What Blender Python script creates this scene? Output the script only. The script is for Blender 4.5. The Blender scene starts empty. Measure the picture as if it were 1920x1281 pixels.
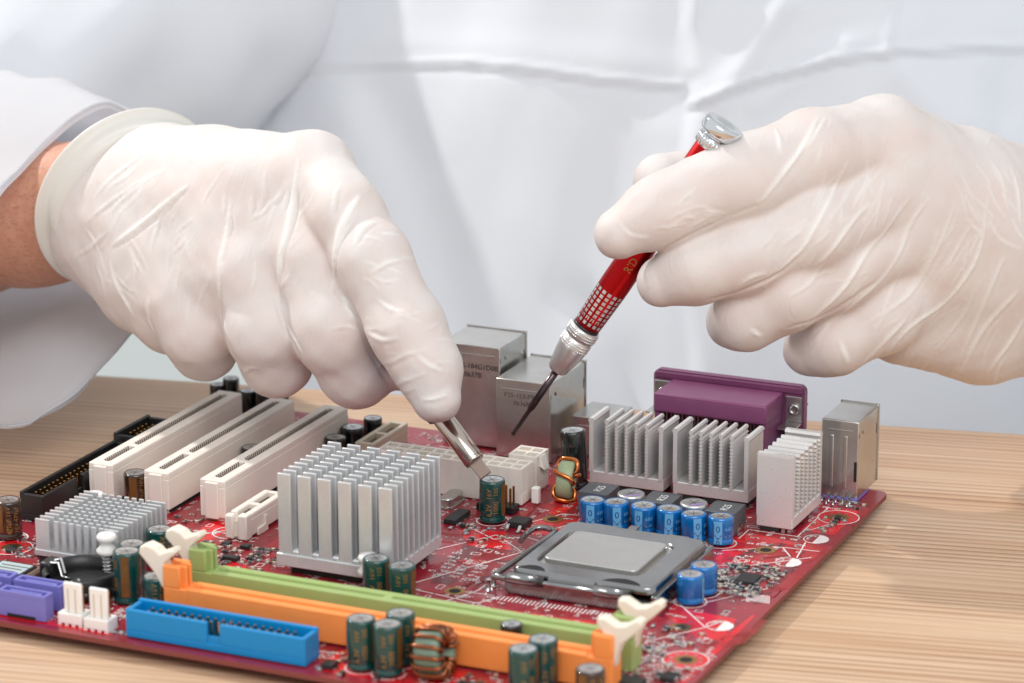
import bpy, bmesh, math, random
import numpy as np
from mathutils import Vector, Matrix
S = 0.1                      # script works in millimetres, one Blender unit is a centimetre
C = bpy.context.scene
C.unit_settings.scale_length = 0.01
col = C.collection
random.seed(7)
rng = np.random.default_rng(7)
PI = math.pi

# ------------------------------------------------------------------ camera
CAM = np.array([283.177, -925.393, 331.890])
R_ = np.array([0.91235898, 0.40937812, -0.00326354])
U_ = np.array([-0.11208686, 0.25745317, 0.95976789])
F_ = np.array([-0.39374818, 0.87528705, -0.28077562])
FPX = 5899.54
cd = bpy.data.cameras.new('camera')
cam = bpy.data.objects.new('camera', cd)
col.objects.link(cam)
cam.matrix_world = Matrix(((R_[0], U_[0], -F_[0], CAM[0]*S), (R_[1], U_[1], -F_[1], CAM[1]*S), (R_[2], U_[2], -F_[2], CAM[2]*S), (0, 0, 0, 1)))
cd.sensor_width = 36.0
cd.lens = 36.0*FPX/1920.0
cd.clip_start = 1.0
cd.clip_end = 2000.0
cd.dof.use_dof = True
cd.dof.focus_distance = 99.0
cd.dof.aperture_fstop = cd.lens*1e-3/(2*0.42)
cd.dof.aperture_blades = 7
C.camera = cam

def cpt(x, y, z):
    """camera-aligned millimetres (right, up, depth) to board millimetres"""
    return CAM + R_*x + U_*y + F_*z
def pix(u, v, d):
    return CAM + (F_ + R_*(u-960)/FPX - U_*(v-640.5)/FPX)*d

# ------------------------------------------------------------------ light
w = bpy.data.worlds.new('World')
C.world = w
w.use_nodes = True
bg = w.node_tree.nodes['Background']
bg.inputs[0].default_value = (0.95, 0.975, 1.0, 1)
bg.inputs[1].default_value = 0.74

def area_lamp(name, pos, target, size, power, color, shape='DISK', sy=None):
    l = bpy.data.lights.new(name, 'AREA')
    l.shape = shape
    l.size = size
    if sy: l.size_y = sy
    l.energy = power
    l.color = color
    o = bpy.data.objects.new(name, l)
    col.objects.link(o)
    o.location = Vector(pos)*S
    o.rotation_euler = (Vector(target)-Vector(pos)).to_track_quat('-Z', 'Y').to_euler()
    return o
MID = np.array([-105., -70., 25.])
area_lamp('key_lamp', MID + np.array([-640., 140., 650.]), MID, 3.0, 43000, (1.0, 0.97, 0.93))
area_lamp('softbox_lamp', MID + R_*120 + np.array([0, 0, 1])*540 + F_*-930, MID, 80, 57000, (1.0, 0.985, 0.97), 'RECTANGLE', 50)
C.view_settings.view_transform = 'Standard'
C.view_settings.look = 'None'
C.view_settings.exposure = 0.22
C.view_settings.gamma = 1.0
C.view_settings.use_curve_mapping = False
C.cycles.max_bounces = 8
C.cycles.use_denoising = True
C.cycles.caustics_reflective = False

# ------------------------------------------------------------------ materials
def srgb(r, g, b):
    f = lambda c: (c/255/12.92) if c <= 10 else ((c/255+0.055)/1.055)**2.4
    return (f(r), f(g), f(b))
def mat(name, c, rough=0.5, metal=0.0, spec=0.5, vary=None, bump=None, coat=0.0, sss=0.0, sssr=(4, 1.5, 1), stretch=None, dust=None, rvar=0.0, trans=0.0):
    """vary=(scale, amount, other colour); bump=(scale, distance); dust=(scale, threshold, colour)"""
    m = bpy.data.materials.new(name)
    m.use_nodes = True
    nt = m.node_tree
    N, L = nt.nodes, nt.links
    b = N['Principled BSDF']
    b.inputs['Base Color'].default_value = (*c, 1)
    b.inputs['Roughness'].default_value = rough
    b.inputs['Metallic'].default_value = metal
    b.inputs['Specular IOR Level'].default_value = spec
    b.inputs['Coat Weight'].default_value = coat
    b.inputs['Coat Roughness'].default_value = 0.08
    if trans: b.inputs['Transmission Weight'].default_value = trans
    if sss:
        b.inputs['Subsurface Weight'].default_value = sss
        b.inputs['Subsurface Radius'].default_value = sssr
        b.inputs['Subsurface Scale'].default_value = S
    tc = N.new('ShaderNodeTexCoord')
    src = tc.outputs['Object']
    if stretch:
        mp = N.new('ShaderNodeMapping')
        mp.inputs['Scale'].default_value = stretch
        L.new(src, mp.inputs['Vector'])
        src = mp.outputs['Vector']
    def noise(scale, detail=4, rough_=0.6):
        n = N.new('ShaderNodeTexNoise')
        n.inputs['Scale'].default_value = scale
        n.inputs['Detail'].default_value = detail
        n.inputs['Roughness'].default_value = rough_
        L.new(src, n.inputs['Vector'])
        return n.outputs['Fac']
    def ramp(f, lo, hi):
        r = N.new('ShaderNodeMapRange')
        r.inputs['From Min'].default_value = lo
        r.inputs['From Max'].default_value = hi
        L.new(f, r.inputs['Value'])
        return r.outputs['Result']
    def mix(f, a, bcol):
        x = N.new('ShaderNodeMix')
        x.data_type = 'RGBA'
        if f is not None: L.new(f, x.inputs['Factor'])
        if isinstance(a, tuple): x.inputs['A'].default_value = (*a, 1)
        else: L.new(a, x.inputs['A'])
        x.inputs['B'].default_value = (*bcol, 1)
        return x.outputs['Result']
    cur = c
    if vary:
        f = ramp(noise(vary[0]), 0.35, 0.35 + 0.3/max(vary[1], .05))
        cur = mix(f, cur, vary[2])
    if dust:
        f = ramp(noise(dust[0], 6, 0.75), dust[1], dust[1]+0.12)
        cur = mix(f, cur, dust[2])
        rr = N.new('ShaderNodeMapRange')
        rr.inputs['To Min'].default_value = rough
        rr.inputs['To Max'].default_value = 0.85
        L.new(f, rr.inputs['Value'])
        L.new(rr.outputs['Result'], b.inputs['Roughness'])
        if metal:
            r2 = N.new('ShaderNodeMapRange')
            r2.inputs['To Min'].default_value = metal
            r2.inputs['To Max'].default_value = 0.0
            L.new(f, r2.inputs['Value'])
            L.new(r2.outputs['Result'], b.inputs['Metallic'])
    elif rvar:
        rr = N.new('ShaderNodeMapRange')
        rr.inputs['To Min'].default_value = rough-rvar
        rr.inputs['To Max'].default_value = rough+rvar
        L.new(noise(1.4), rr.inputs['Value'])
        L.new(rr.outputs['Result'], b.inputs['Roughness'])
    if not isinstance(cur, tuple): L.new(cur, b.inputs['Base Color'])
    if bump:
        bp = N.new('ShaderNodeBump')
        bp.inputs['Distance'].default_value = bump[1]
        bp.inputs['Strength'].default_value = 1.0
        L.new(noise(bump[0], 5), bp.inputs['Height'])
        L.new(bp.outputs['Normal'], b.inputs['Normal'])
    return m

M = {}
DUST = srgb(150, 140, 130)
M['pcb'] = mat('red_solder_mask', srgb(142, 32, 46), .28, vary=(.7, .8, srgb(160, 30, 44)), dust=(14, .60, srgb(160, 96, 96)), coat=.25)
M['pour'] = mat('bright_red_copper_pour', srgb(222, 24, 36), .26, vary=(1.1, .6, srgb(200, 26, 36)), coat=.25)
M['darkpour'] = mat('dark_red_copper_gap', srgb(104, 26, 36), .3, coat=.2)
M['trace'] = mat('red_trace', srgb(182, 58, 62), .35)
M['edge'] = mat('board_edge', srgb(128, 62, 56), .6)
M['silk'] = mat('white_silkscreen', srgb(238, 230, 228), .6, vary=(6, .4, srgb(214, 192, 192)))
M['gold'] = mat('gold_plating', srgb(196, 150, 84), .3, 1.0)
M['hole'] = mat('dark_hole', (.012, .01, .01), .8)
M['tin'] = mat('solder', srgb(205, 205, 205), .25, 1.0)
M['alu'] = mat('extruded_aluminium', srgb(222, 224, 225), .36, .5, vary=(3, .5, srgb(208, 210, 212)), dust=(13, .69, srgb(178, 172, 164)), bump=(20, .003))
M['alud'] = mat('dusty_aluminium', srgb(226, 224, 222), .38, .45, dust=(13, .585, srgb(165, 155, 140)), bump=(22, .004))
M['can'] = mat('tinned_steel_can', srgb(200, 199, 196), .24, .9, vary=(1.3, .6, srgb(184, 181, 176)), dust=(9, .71, srgb(150, 140, 128)), bump=(2.5, .006))
M['steel'] = mat('stamped_steel', srgb(148, 148, 148), .2, 1.0, vary=(2, .5, srgb(160, 160, 160)), rvar=.06)
M['nickel'] = mat('nickel_heat_spreader', srgb(204, 203, 200), .3, .92, vary=(2.2, .5, srgb(196, 194, 190)), dust=(10, .72, srgb(170, 165, 158)))
M['cream'] = mat('cream_nylon', srgb(236, 228, 218), .5, sss=.12, sssr=(1.2, .9, .6), vary=(1.4, .4, srgb(228, 216, 204)), dust=(16, .7, srgb(200, 186, 172)), bump=(30, .0015))
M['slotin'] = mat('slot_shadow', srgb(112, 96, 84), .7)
M['beige'] = mat('beige_plastic', srgb(205, 192, 172), .5, dust=(11, .68, srgb(170, 158, 142)))
M['white'] = mat('white_nylon', srgb(240, 238, 234), .42, sss=.15, sssr=(1, .9, .8))
M['latch'] = mat('ivory_latch', srgb(236, 228, 212), .5, sss=.2, sssr=(1.4, 1, .7))
M['black'] = mat('black_plastic', (.012, .012, .013), .38, dust=(10, .69, srgb(90, 84, 80)))
M['chip'] = mat('black_epoxy', (.02, .02, .021), .55, dust=(14, .68, srgb(110, 104, 100)))
M['ferrite'] = mat('grey_inductor', srgb(84, 86, 90), .45, vary=(5, .5, srgb(92, 94, 98)), dust=(13, .66, srgb(150, 145, 138)))
M['orange'] = mat('orange_plastic', srgb(252, 154, 80), .42, sss=.1, sssr=(1.5, .7, .3), vary=(1.2, .4, srgb(246, 142, 66)), dust=(16, .70, srgb(240, 190, 150)), bump=(26, .0015))
M['green'] = mat('green_plastic', srgb(162, 182, 116), .45, sss=.1, sssr=(.8, 1, .3), vary=(1.2, .4, srgb(150, 178, 96)), dust=(16, .70, srgb(196, 206, 170)), bump=(26, .0015))
M['blue'] = mat('blue_plastic', srgb(0, 134, 198), .4, dust=(12, .74, srgb(90, 150, 190)))
M['violet'] = mat('violet_plastic', srgb(120, 118, 192), .42, dust=(8, .70, srgb(150, 146, 180)))
M['plum'] = mat('plum_plastic', srgb(128, 68, 108), .42, vary=(1.5, .4, srgb(140, 80, 118)), dust=(14, .72, srgb(165, 120, 148)))
M['capgreen'] = mat('green_sleeve', srgb(6, 66, 62), .16, coat=.6, dust=(10, .74, srgb(90, 110, 100)))
M['capbrown'] = mat('brown_sleeve', srgb(52, 34, 24), .16, coat=.6, dust=(10, .72, srgb(120, 100, 84)))
M['capblack'] = mat('black_sleeve', srgb(22, 26, 26), .2, coat=.5, dust=(9, .60, srgb(110, 104, 92)))
M['capblue'] = mat('blue_sleeve', srgb(0, 112, 186), .2, .25, coat=.7, dust=(12, .72, srgb(120, 170, 200)))
M['captop'] = mat('capacitor_aluminium', srgb(212, 212, 212), .3, .9, dust=(12, .7, srgb(150, 140, 130)))
M['goldink'] = mat('gold_ink', srgb(165, 122, 66), .4, .3)
M['bronze'] = mat('bronze_stripe', srgb(128, 88, 44), .3, .3, vary=(4, .5, srgb(96, 64, 34)))
M['paleblue'] = mat('pale_blue_ink', srgb(104, 174, 222), .35)
M['darkblue'] = mat('dark_blue_ink', srgb(10, 62, 116), .35)
M['purpleink'] = mat('purple_ink', srgb(150, 128, 176), .4)
M['inkgrey'] = mat('grey_ink', srgb(72, 66, 60), .7)
M['inkwhite'] = mat('white_ink', srgb(226, 226, 226), .6)
M['copper'] = mat('enamelled_copper', srgb(214, 122, 62), .2, .95, coat=.4)
M['darkcore'] = mat('dull_green_core', srgb(122, 142, 124), .45, vary=(4, .5, srgb(104, 122, 104)))
M['darkwire'] = mat('dark_enamelled_copper', srgb(150, 84, 48), .25, .9, coat=.4)
M['core'] = mat('green_ferrite_core', srgb(164, 176, 140), .5, vary=(4, .5, srgb(140, 152, 120)))
M['socketbrown'] = mat('brown_socket', srgb(122, 98, 86), .5)
M['label'] = mat('grey_label', srgb(176, 192, 194), .5)
M['red'] = mat('red_anodised', srgb(172, 20, 24), .33, .92, rvar=.05)
M['satin'] = mat('satin_aluminium', srgb(214, 212, 210), .36, .85)
M['chrome'] = mat('polished_chrome', srgb(220, 222, 224), .09, 1.0)
M['bit'] = mat('dark_bit_steel', srgb(86, 74, 76), .22, 1.0, vary=(6, .5, srgb(60, 50, 52)))
M['toolsteel'] = mat('plated_tool_steel', srgb(188, 176, 166), .16, 1.0, dust=(26, .62, srgb(60, 54, 50)))
M['tipsteel'] = mat('worn_tip_steel', srgb(128, 112, 104), .28, 1.0, dust=(20, .62, srgb(70, 60, 54)))
M['navy'] = mat('navy_plastic', srgb(28, 28, 92), .4)
M['wall'] = mat('pale_wall', srgb(214, 219, 216), .9)

def skin_mat():
    m = mat('skin', srgb(200, 146, 120), .5, sss=.35, sssr=(3.5, 1.3, .7), vary=(3.5, .7, srgb(184, 124, 98)), bump=(22, .012))
    nt = m.node_tree; N, L = nt.nodes, nt.links
    b = N['Principled BSDF']
    old = b.inputs['Base Color'].links[0].from_socket
    tc = N.new('ShaderNodeTexCoord')
    mp = N.new('ShaderNodeMapping'); mp.inputs['Scale'].default_value = (2.2, 20, 4); mp.inputs['Rotation'].default_value = (.3, .5, .9)
    L.new(tc.outputs['Object'], mp.inputs['Vector'])
    n = N.new('ShaderNodeTexNoise'); n.inputs['Scale'].default_value = 1.2; n.inputs['Detail'].default_value = 3; n.inputs['Distortion'].default_value = 1.2
    L.new(mp.outputs['Vector'], n.inputs['Vector'])
    r = N.new('ShaderNodeMapRange'); r.inputs['From Min'].default_value = .56; r.inputs['From Max'].default_value = .68; r.inputs['To Max'].default_value = .45
    L.new(n.outputs['Fac'], r.inputs['Value'])
    x = N.new('ShaderNodeMix'); x.data_type = 'RGBA'
    L.new(r.outputs['Result'], x.inputs['Factor']); L.new(old, x.inputs['A']); x.inputs['B'].default_value = (*srgb(116, 74, 56), 1)
    L.new(x.outputs['Result'], b.inputs['Base Color'])
    return m
M['skin'] = skin_mat()

def latex_mat():
    m = mat('latex', srgb(216, 210, 207), .58, spec=.3, sss=.10, sssr=(1.5, 1.2, 1.1), vary=(.5, .7, srgb(214, 199, 193)))
    nt = m.node_tree; N, L = nt.nodes, nt.links
    b = N['Principled BSDF']
    old = b.inputs['Base Color'].links[0].from_socket
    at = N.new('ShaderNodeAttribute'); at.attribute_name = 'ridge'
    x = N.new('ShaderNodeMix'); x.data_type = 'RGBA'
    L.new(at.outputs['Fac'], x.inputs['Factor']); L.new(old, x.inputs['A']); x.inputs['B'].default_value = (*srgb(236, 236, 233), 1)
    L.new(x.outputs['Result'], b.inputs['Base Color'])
    tc = N.new('ShaderNodeTexCoord')
    mp = N.new('ShaderNodeMapping'); mp.inputs['Scale'].default_value = (2.2, .8, .8); mp.inputs['Rotation'].default_value = (0.2, .5, .5)
    L.new(tc.outputs['Object'], mp.inputs['Vector'])
    n = N.new('ShaderNodeTexNoise'); n.inputs['Scale'].default_value = 1.1; n.inputs['Detail'].default_value = 3; n.inputs['Distortion'].default_value = 1.6
    n.noise_type = 'RIDGED_MULTIFRACTAL'
    L.new(mp.outputs['Vector'], n.inputs['Vector'])
    n2 = N.new('ShaderNodeTexNoise'); n2.inputs['Scale'].default_value = 16; n2.inputs['Detail'].default_value = 3
    L.new(tc.outputs['Object'], n2.inputs['Vector'])
    bp = N.new('ShaderNodeBump'); bp.inputs['Distance'].default_value = .016
    L.new(n.outputs['Fac'], bp.inputs['Height'])
    bp2 = N.new('ShaderNodeBump'); bp2.inputs['Distance'].default_value = .004
    L.new(n2.outputs['Fac'], bp2.inputs['Height']); L.new(bp.outputs['Normal'], bp2.inputs['Normal'])
    L.new(bp2.outputs['Normal'], b.inputs['Normal'])
    return m
M['latex'] = latex_mat()
M['cuff'] = mat('latex_cuff', srgb(216, 214, 208), .42, sss=.2, sssr=(2, 1.6, 1.2), bump=(3, .012))

def cloth_mat(name='white_cotton', through=.02):
    m = mat(name, srgb(221, 224, 229), .85, spec=.2, bump=(1.3, .015))
    nt = m.node_tree; N, L = nt.nodes, nt.links
    b = N['Principled BSDF']
    b.inputs['Sheen Weight'].default_value = .1
    # thin cotton lets some light through
    tr = N.new('ShaderNodeBsdfTranslucent'); tr.inputs['Color'].default_value = (*srgb(226, 228, 236), 1)
    ms = N.new('ShaderNodeMixShader'); ms.inputs[0].default_value = through
    L.new(b.outputs[0], ms.inputs[1]); L.new(tr.outputs[0], ms.inputs[2])
    L.new(ms.outputs[0], N['Material Output'].inputs['Surface'])
    # plain weave
    tc = N.new('ShaderNodeTexCoord'); hb = []
    for d in ('X', 'Z'):
        wv = N.new('ShaderNodeTexWave'); wv.bands_direction = d; wv.inputs['Scale'].default_value = 9; wv.inputs['Distortion'].default_value = .6
        L.new(tc.outputs['Object'], wv.inputs['Vector']); hb.append(wv.outputs['Fac'])
    ad = N.new('ShaderNodeMath'); ad.operation = 'ADD'; L.new(hb[0], ad.inputs[0]); L.new(hb[1], ad.inputs[1])
    bp = N.new('ShaderNodeBump'); bp.inputs['Distance'].default_value = .003
    L.new(ad.outputs[0], bp.inputs['Height'])
    old = b.inputs['Normal'].links[0].from_socket
    L.new(old, bp.inputs['Normal']); L.new(bp.outputs['Normal'], b.inputs['Normal'])
    return m
M['cloth'] = cloth_mat(); M['cufflinen'] = cloth_mat('white_cotton_single_layer', .38)

def wood_mat():
    m = bpy.data.materials.new('oak_laminate'); m.use_nodes = True
    nt = m.node_tree; N, L = nt.nodes, nt.links
    b = N['Principled BSDF']
    tc = N.new('ShaderNodeTexCoord')
    def mapped(s):
        mp = N.new('ShaderNodeMapping'); mp.inputs['Scale'].default_value = s
        L.new(tc.outputs['Object'], mp.inputs['Vector']); return mp.outputs['Vector']
    def noise(vec, sc, det, dist=0.0):
        n = N.new('ShaderNodeTexNoise'); n.inputs['Scale'].default_value = sc; n.inputs['Detail'].default_value = det; n.inputs['Distortion'].default_value = dist
        n.inputs['Roughness'].default_value = .62
        L.new(vec, n.inputs['Vector']); return n.outputs['Fac']
    def rng_(f, a, c_, lo=0., hi=1.):
        r = N.new('ShaderNodeMapRange'); r.inputs['From Min'].default_value = a; r.inputs['From Max'].default_value = c_
        r.inputs['To Min'].default_value = lo; r.inputs['To Max'].default_value = hi
        L.new(f, r.inputs['Value']); return r.outputs['Result']
    def mix(f, a, c_):
        x = N.new('ShaderNodeMix'); x.data_type = 'RGBA'; L.new(f, x.inputs['Factor'])
        if isinstance(a, tuple): x.inputs['A'].default_value = (*a, 1)
        else: L.new(a, x.inputs['A'])
        x.inputs['B'].default_value = (*c_, 1); return x.outputs['Result']
    wv = N.new('ShaderNodeTexWave'); wv.wave_type = 'BANDS'; wv.bands_direction = 'Y'
    wv.wave_profile = 'SAW'; wv.inputs['Scale'].default_value = .85; wv.inputs['Distortion'].default_value = 10.0; wv.inputs['Detail'].default_value = 2.5; wv.inputs['Detail Scale'].default_value = .5; wv.inputs['Detail Roughness'].default_value = .7
    L.new(mapped((.018, 1, 1)), wv.inputs['Vector'])
    c1 = mix(rng_(noise(mapped((.03, .5, .5)), 1.0, 2), .35, .65), srgb(217, 188, 158), srgb(202, 165, 132))
    wm = N.new('ShaderNodeMath'); wm.operation = 'MULTIPLY'
    L.new(rng_(wv.outputs['Fac'], .35, 1.0, 0, .9), wm.inputs[0]); L.new(rng_(noise(mapped((.05, .35, 1)), 1.0, 2), .32, .62, .15, 1.0), wm.inputs[1])
    c2 = mix(wm.outputs[0], c1, srgb(148, 104, 76))
    c3 = mix(rng_(noise(mapped((.08, 4.0, 4)), 1.6, 5),   .54, .72, 0, .65), c2, srgb(160, 118, 90))
    c4 = mix(rng_(noise(mapped((.25, 16., 8)), 1.2, 4), .5, .8, 0, .4), c3, srgb(192, 160, 134))
    L.new(c4, b.inputs['Base Color'])
    b.inputs['Roughness'].default_value = .42
    b.inputs['Specular IOR Level'].default_value = .4
    # open pores: short dark dashes along the grain
    c4 = mix(rng_(noise(mapped((1.2, 22., 8)), 1.0, 2), .66, .74, 0, .5), c4, srgb(140, 100, 76)); L.new(c4, b.inputs['Base Color'])
    bp = N.new('ShaderNodeBump'); bp.inputs['Distance'].default_value = .006
    L.new(noise(mapped((.15, 9., 8)), 1.5, 4), bp.inputs['Height']); L.new(bp.outputs['Normal'], b.inputs['Normal'])
    return m
M['wood'] = wood_mat()

# ------------------------------------------------------------------ mesh helpers (millimetres)
class MB:
    def __init__(s):
        s.bm = bmesh.new(); s.mats = []; s.mi = 0
    def use(s, m):
        m = M[m]
        if m not in s.mats: s.mats.append(m)
        s.mi = s.mats.index(m); return s
    def _tag(s, faces, smooth=False):
        for f in faces:
            f.material_index = s.mi; f.smooth = smooth
    def box(s, x0, x1, y0, y1, z0, z1, bev=0.0, seg=1):
        r = bmesh.ops.create_cube(s.bm, size=1.0)
        vs = r['verts']
        for v in vs:
            v.co = Vector(((x0+x1)/2 + v.co.x*(x1-x0), (y0+y1)/2 + v.co.y*(y1-y0), (z0+z1)/2 + v.co.z*(z1-z0)))
        fs = set(f for v in vs for f in v.link_faces)
        s._tag(fs)
        if bev:
            es = list(set(e for v in vs for e in v.link_edges))
            o = bmesh.ops.bevel(s.bm, geom=es, offset=bev, segments=seg, affect='EDGES', profile=.5, clamp_overlap=True)
            s._tag(o['faces'], seg > 1)
        return s
    def prism(s, poly, a0, a1, axis='z', bev=0.0):
        """2D polygon extruded along an axis: z -> (x,y), y -> (x,z), x -> (y,z)"""
        def P(p, h):
            return {'z': (p[0], p[1], h), 'y': (p[0], h, p[1]), 'x': (h, p[0], p[1])}[axis]
        a = [s.bm.verts.new(P(p, a0)) for p in poly]
        b = [s.bm.verts.new(P(p, a1)) for p in poly]
        fs = [s.bm.faces.new(a), s.bm.faces.new(b)]
        n = len(poly)
        for i in range(n):
            fs.append(s.bm.faces.new((a[i], a[(i+1) % n], b[(i+1) % n], b[i])))
        bmesh.ops.recalc_face_normals(s.bm, faces=fs)
        s._tag(fs)
        if bev:
            es = [e for f in fs[:2] for e in f.edges]
            o = bmesh.ops.bevel(s.bm, geom=es, offset=bev, segments=2, affect='EDGES', profile=.5, clamp_overlap=True)
            s._tag(o['faces'], True)
        return s
    def lathe(s, prof, n=32, at=(0, 0, 0), d=(0, 0, 1), smooth=True, arc=None, caps=True):
        """profile of (radius, height) turned round direction d"""
        q = Vector((0, 0, 1)).rotation_difference(Vector(d).normalized())
        at = Vector(at)
        a0, a1 = arc if arc else (0, 2*PI)
        m = n+1 if arc else n
        rings = []
        for (r, h) in prof:
            rings.append([s.bm.verts.new(at + q @ Vector((r*math.cos(a0+(a1-a0)*i/n), r*math.sin(a0+(a1-a0)*i/n), h))) for i in range(m)])
        fs = []
        for A, B in zip(rings, rings[1:]):
            for i in range(n):
                j = (i+1) % m
                fs.append(s.bm.faces.new((A[i], A[j], B[j], B[i])))
        s._tag(fs, smooth)
        if caps and not arc:
            cf = []
            if prof[0][0] > 1e-6: cf.append(s.bm.faces.new(list(reversed(rings[0]))))
            if prof[-1][0] > 1e-6: cf.append(s.bm.faces.new(rings[-1]))
            s._tag(cf)
        return s
    def tube(s, pts, r, n=10, closed=False):
        pts = [Vector(p) for p in pts]
        N = len(pts)
        rad = r if isinstance(r, (list, tuple)) else [r]*N
        rings = []
        up = None
        for i, p in enumerate(pts):
            if closed: t = pts[(i+1) % N]-pts[i-1]
            else: t = pts[min(i+1, N-1)]-pts[max(i-1, 0)]
            t.normalize()
            if up is None:
                up = Vector((0, 0, 1)) if abs(t.z) < .9 else Vector((1, 0, 0))
            x = t.cross(up).normalized(); up = x.cross(t).normalized()
            rings.append([s.bm.verts.new(p + (x*math.cos(2*PI*k/n) + up*math.sin(2*PI*k/n))*rad[i]) for k in range(n)])
        fs = []
        prs = list(zip(rings, rings[1:])) + ([(rings[-1], rings[0])] if closed else [])
        for A, B in prs:
            for k in range(n):
                fs.append(s.bm.faces.new((A[k], A[(k+1) % n], B[(k+1) % n], B[k])))
        s._tag(fs, True)
        if not closed:
            s._tag([s.bm.faces.new(list(reversed(rings[0]))), s.bm.faces.new(rings[-1])])
        bmesh.ops.recalc_face_normals(s.bm, faces=fs)
        return s
    def quad(s, *p):
        s._tag([s.bm.faces.new([s.bm.verts.new(q) for q in p])]); return s
    def line(s, a, b, wd, z):
        """flat strip on the board from a to b"""
        dx, dy = b[0]-a[0], b[1]-a[1]
        l = math.hypot(dx, dy) or 1
        nx, ny = -dy/l*wd/2, dx/l*wd/2
        return s.quad((a[0]+nx, a[1]+ny, z), (a[0]-nx, a[1]-ny, z), (b[0]-nx, b[1]-ny, z), (b[0]+nx, b[1]+ny, z))
    def ring(s, c, r0, r1, z, n=36, a0=0.0, a1=2*PI):
        for i in range(n):
            p, q = a0+(a1-a0)*i/n, a0+(a1-a0)*(i+1)/n
            s.quad((c[0]+r0*math.cos(p), c[1]+r0*math.sin(p), z), (c[0]+r1*math.cos(p), c[1]+r1*math.sin(p), z), (c[0]+r1*math.cos(q), c[1]+r1*math.sin(q), z), (c[0]+r0*math.cos(q), c[1]+r0*math.sin(q), z))
        return s
    def poly(s, pts, z):
        s._tag([s.bm.faces.new([s.bm.verts.new((p[0], p[1], z)) for p in pts])]); return s
    def text(s, txt, size, fn):
        """lettering as a thin mesh, every flat point (x, y) placed by fn"""
        cu = bpy.data.curves.new('t', 'FONT'); cu.body = txt; cu.size = size; cu.align_x = 'CENTER'; cu.align_y = 'CENTER'; cu.resolution_u = 2
        o = bpy.data.objects.new('t', cu); col.objects.link(o)
        dg = bpy.context.evaluated_depsgraph_get(); dg.update()
        me = bpy.data.meshes.new_from_object(o.evaluated_get(dg))
        bpy.data.objects.remove(o); bpy.data.curves.remove(cu)
        b2 = bmesh.new(); b2.from_mesh(me); bpy.data.meshes.remove(me)
        bmesh.ops.triangulate(b2, faces=b2.faces[:])
        vm = {}
        for v in b2.verts: vm[v.index] = s.bm.verts.new(fn(v.co.x, v.co.y))
        b2.verts.index_update()
        fs = []
        for f in b2.faces:
            try: fs.append(s.bm.faces.new([vm[v.index] for v in f.verts]))
            except ValueError: pass
        s._tag(fs); b2.free(); return s
    def mesh(s, name):
        me = bpy.data.meshes.new(name)
        for v in s.bm.verts: v.co *= S
        s.bm.to_mesh(me); s.bm.free()
        for m in s.mats: me.materials.append(m)
        return me

def link(name, data, parent=None, loc=(0, 0, 0), rz=0.0, label=None, kind=None, rot=None):
    o = bpy.data.objects.new(name, data)
    col.objects.link(o)
    o.location = Vector(loc)*S
    o.rotation_euler = rot if rot else (0, 0, rz)
    if parent: o.parent = parent
    if label: o['label'] = label
    if kind: o['kind'] = kind
    return o
def tag(o, label, cat, group=None):
    o['label'] = label; o['category'] = cat
    if group: o['group'] = group
    return o
def dup(o, parent, loc, rz=0.0, label=None):
    c = o.copy(); col.objects.link(c); c.parent = parent; c.location = Vector(loc)*S; c.rotation_euler = (0, 0, rz)
    if label: c['label'] = label
    elif 'label' in c: del c['label']
    for ch in o.children:
        d = ch.copy(); col.objects.link(d); d.parent = c
    return c

# ------------------------------------------------------------------ table and wall
TZ = -5.0
t = MB().use('wood').box(-900, 900, -1100, 0, -28, 0, 1.2, 2).mesh('table')
table = link('table', t, None, (-145, 58.2, TZ), math.radians(11.6))
tag(table, 'pale oak table top with fine brown grain under the circuit board', 'table')
wc = cpt(0, 0, 2300)
wl = MB().use('wall').box(-3000, 3000, 0, 60, -1200, 2200).mesh('wall')
link('wall', wl, None, (wc[0], wc[1], 0), math.radians(24), None, 'structure')
# ------------------------------------------------------------------ motherboard
mb = bpy.data.objects.new('motherboard', None); col.objects.link(mb)
mb.empty_display_size = 2
tag(mb, 'red circuit board crowded with sockets, heat sinks and capacitors lying on the oak table', 'motherboard')
BX0, BY0 = -246.0, -212.0
def rrect(x0, x1, y0, y1, r, n=5):
    p = []
    for cx, cy, a in ((x1-r, y1-r, 0), (x0+r, y1-r, 90), (x0+r, y0+r, 180), (x1-r, y0+r, 270)):
        for i in range(n+1):
            t_ = math.radians(a+90*i/n); p.append((cx+r*math.cos(t_), cy+r*math.sin(t_)))
    return p
b = MB().use('pcb').prism(rrect(BX0, 0, BY0, 0, 3), -1.6, 0)
b.use('edge')
for f in b.bm.faces:
    if abs(f.normal.z) < .5: f.material_index = 1
board = link('circuit_board', b.mesh('circuit_board'), mb)
# solder legs below the board, which hold it off the table
b = MB().use('tin')
for i in range(420):
    x, y = random.uniform(BX0+4, -4), random.uniform(BY0+5, -4)
    b.lathe([(.5, -1.6), (.2, TZ+.6 if i % 6 else TZ+.02)], 5, (x, y, 0))
link('solder_leg', b.mesh('solder_leg'), board, kind='stuff')

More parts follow.
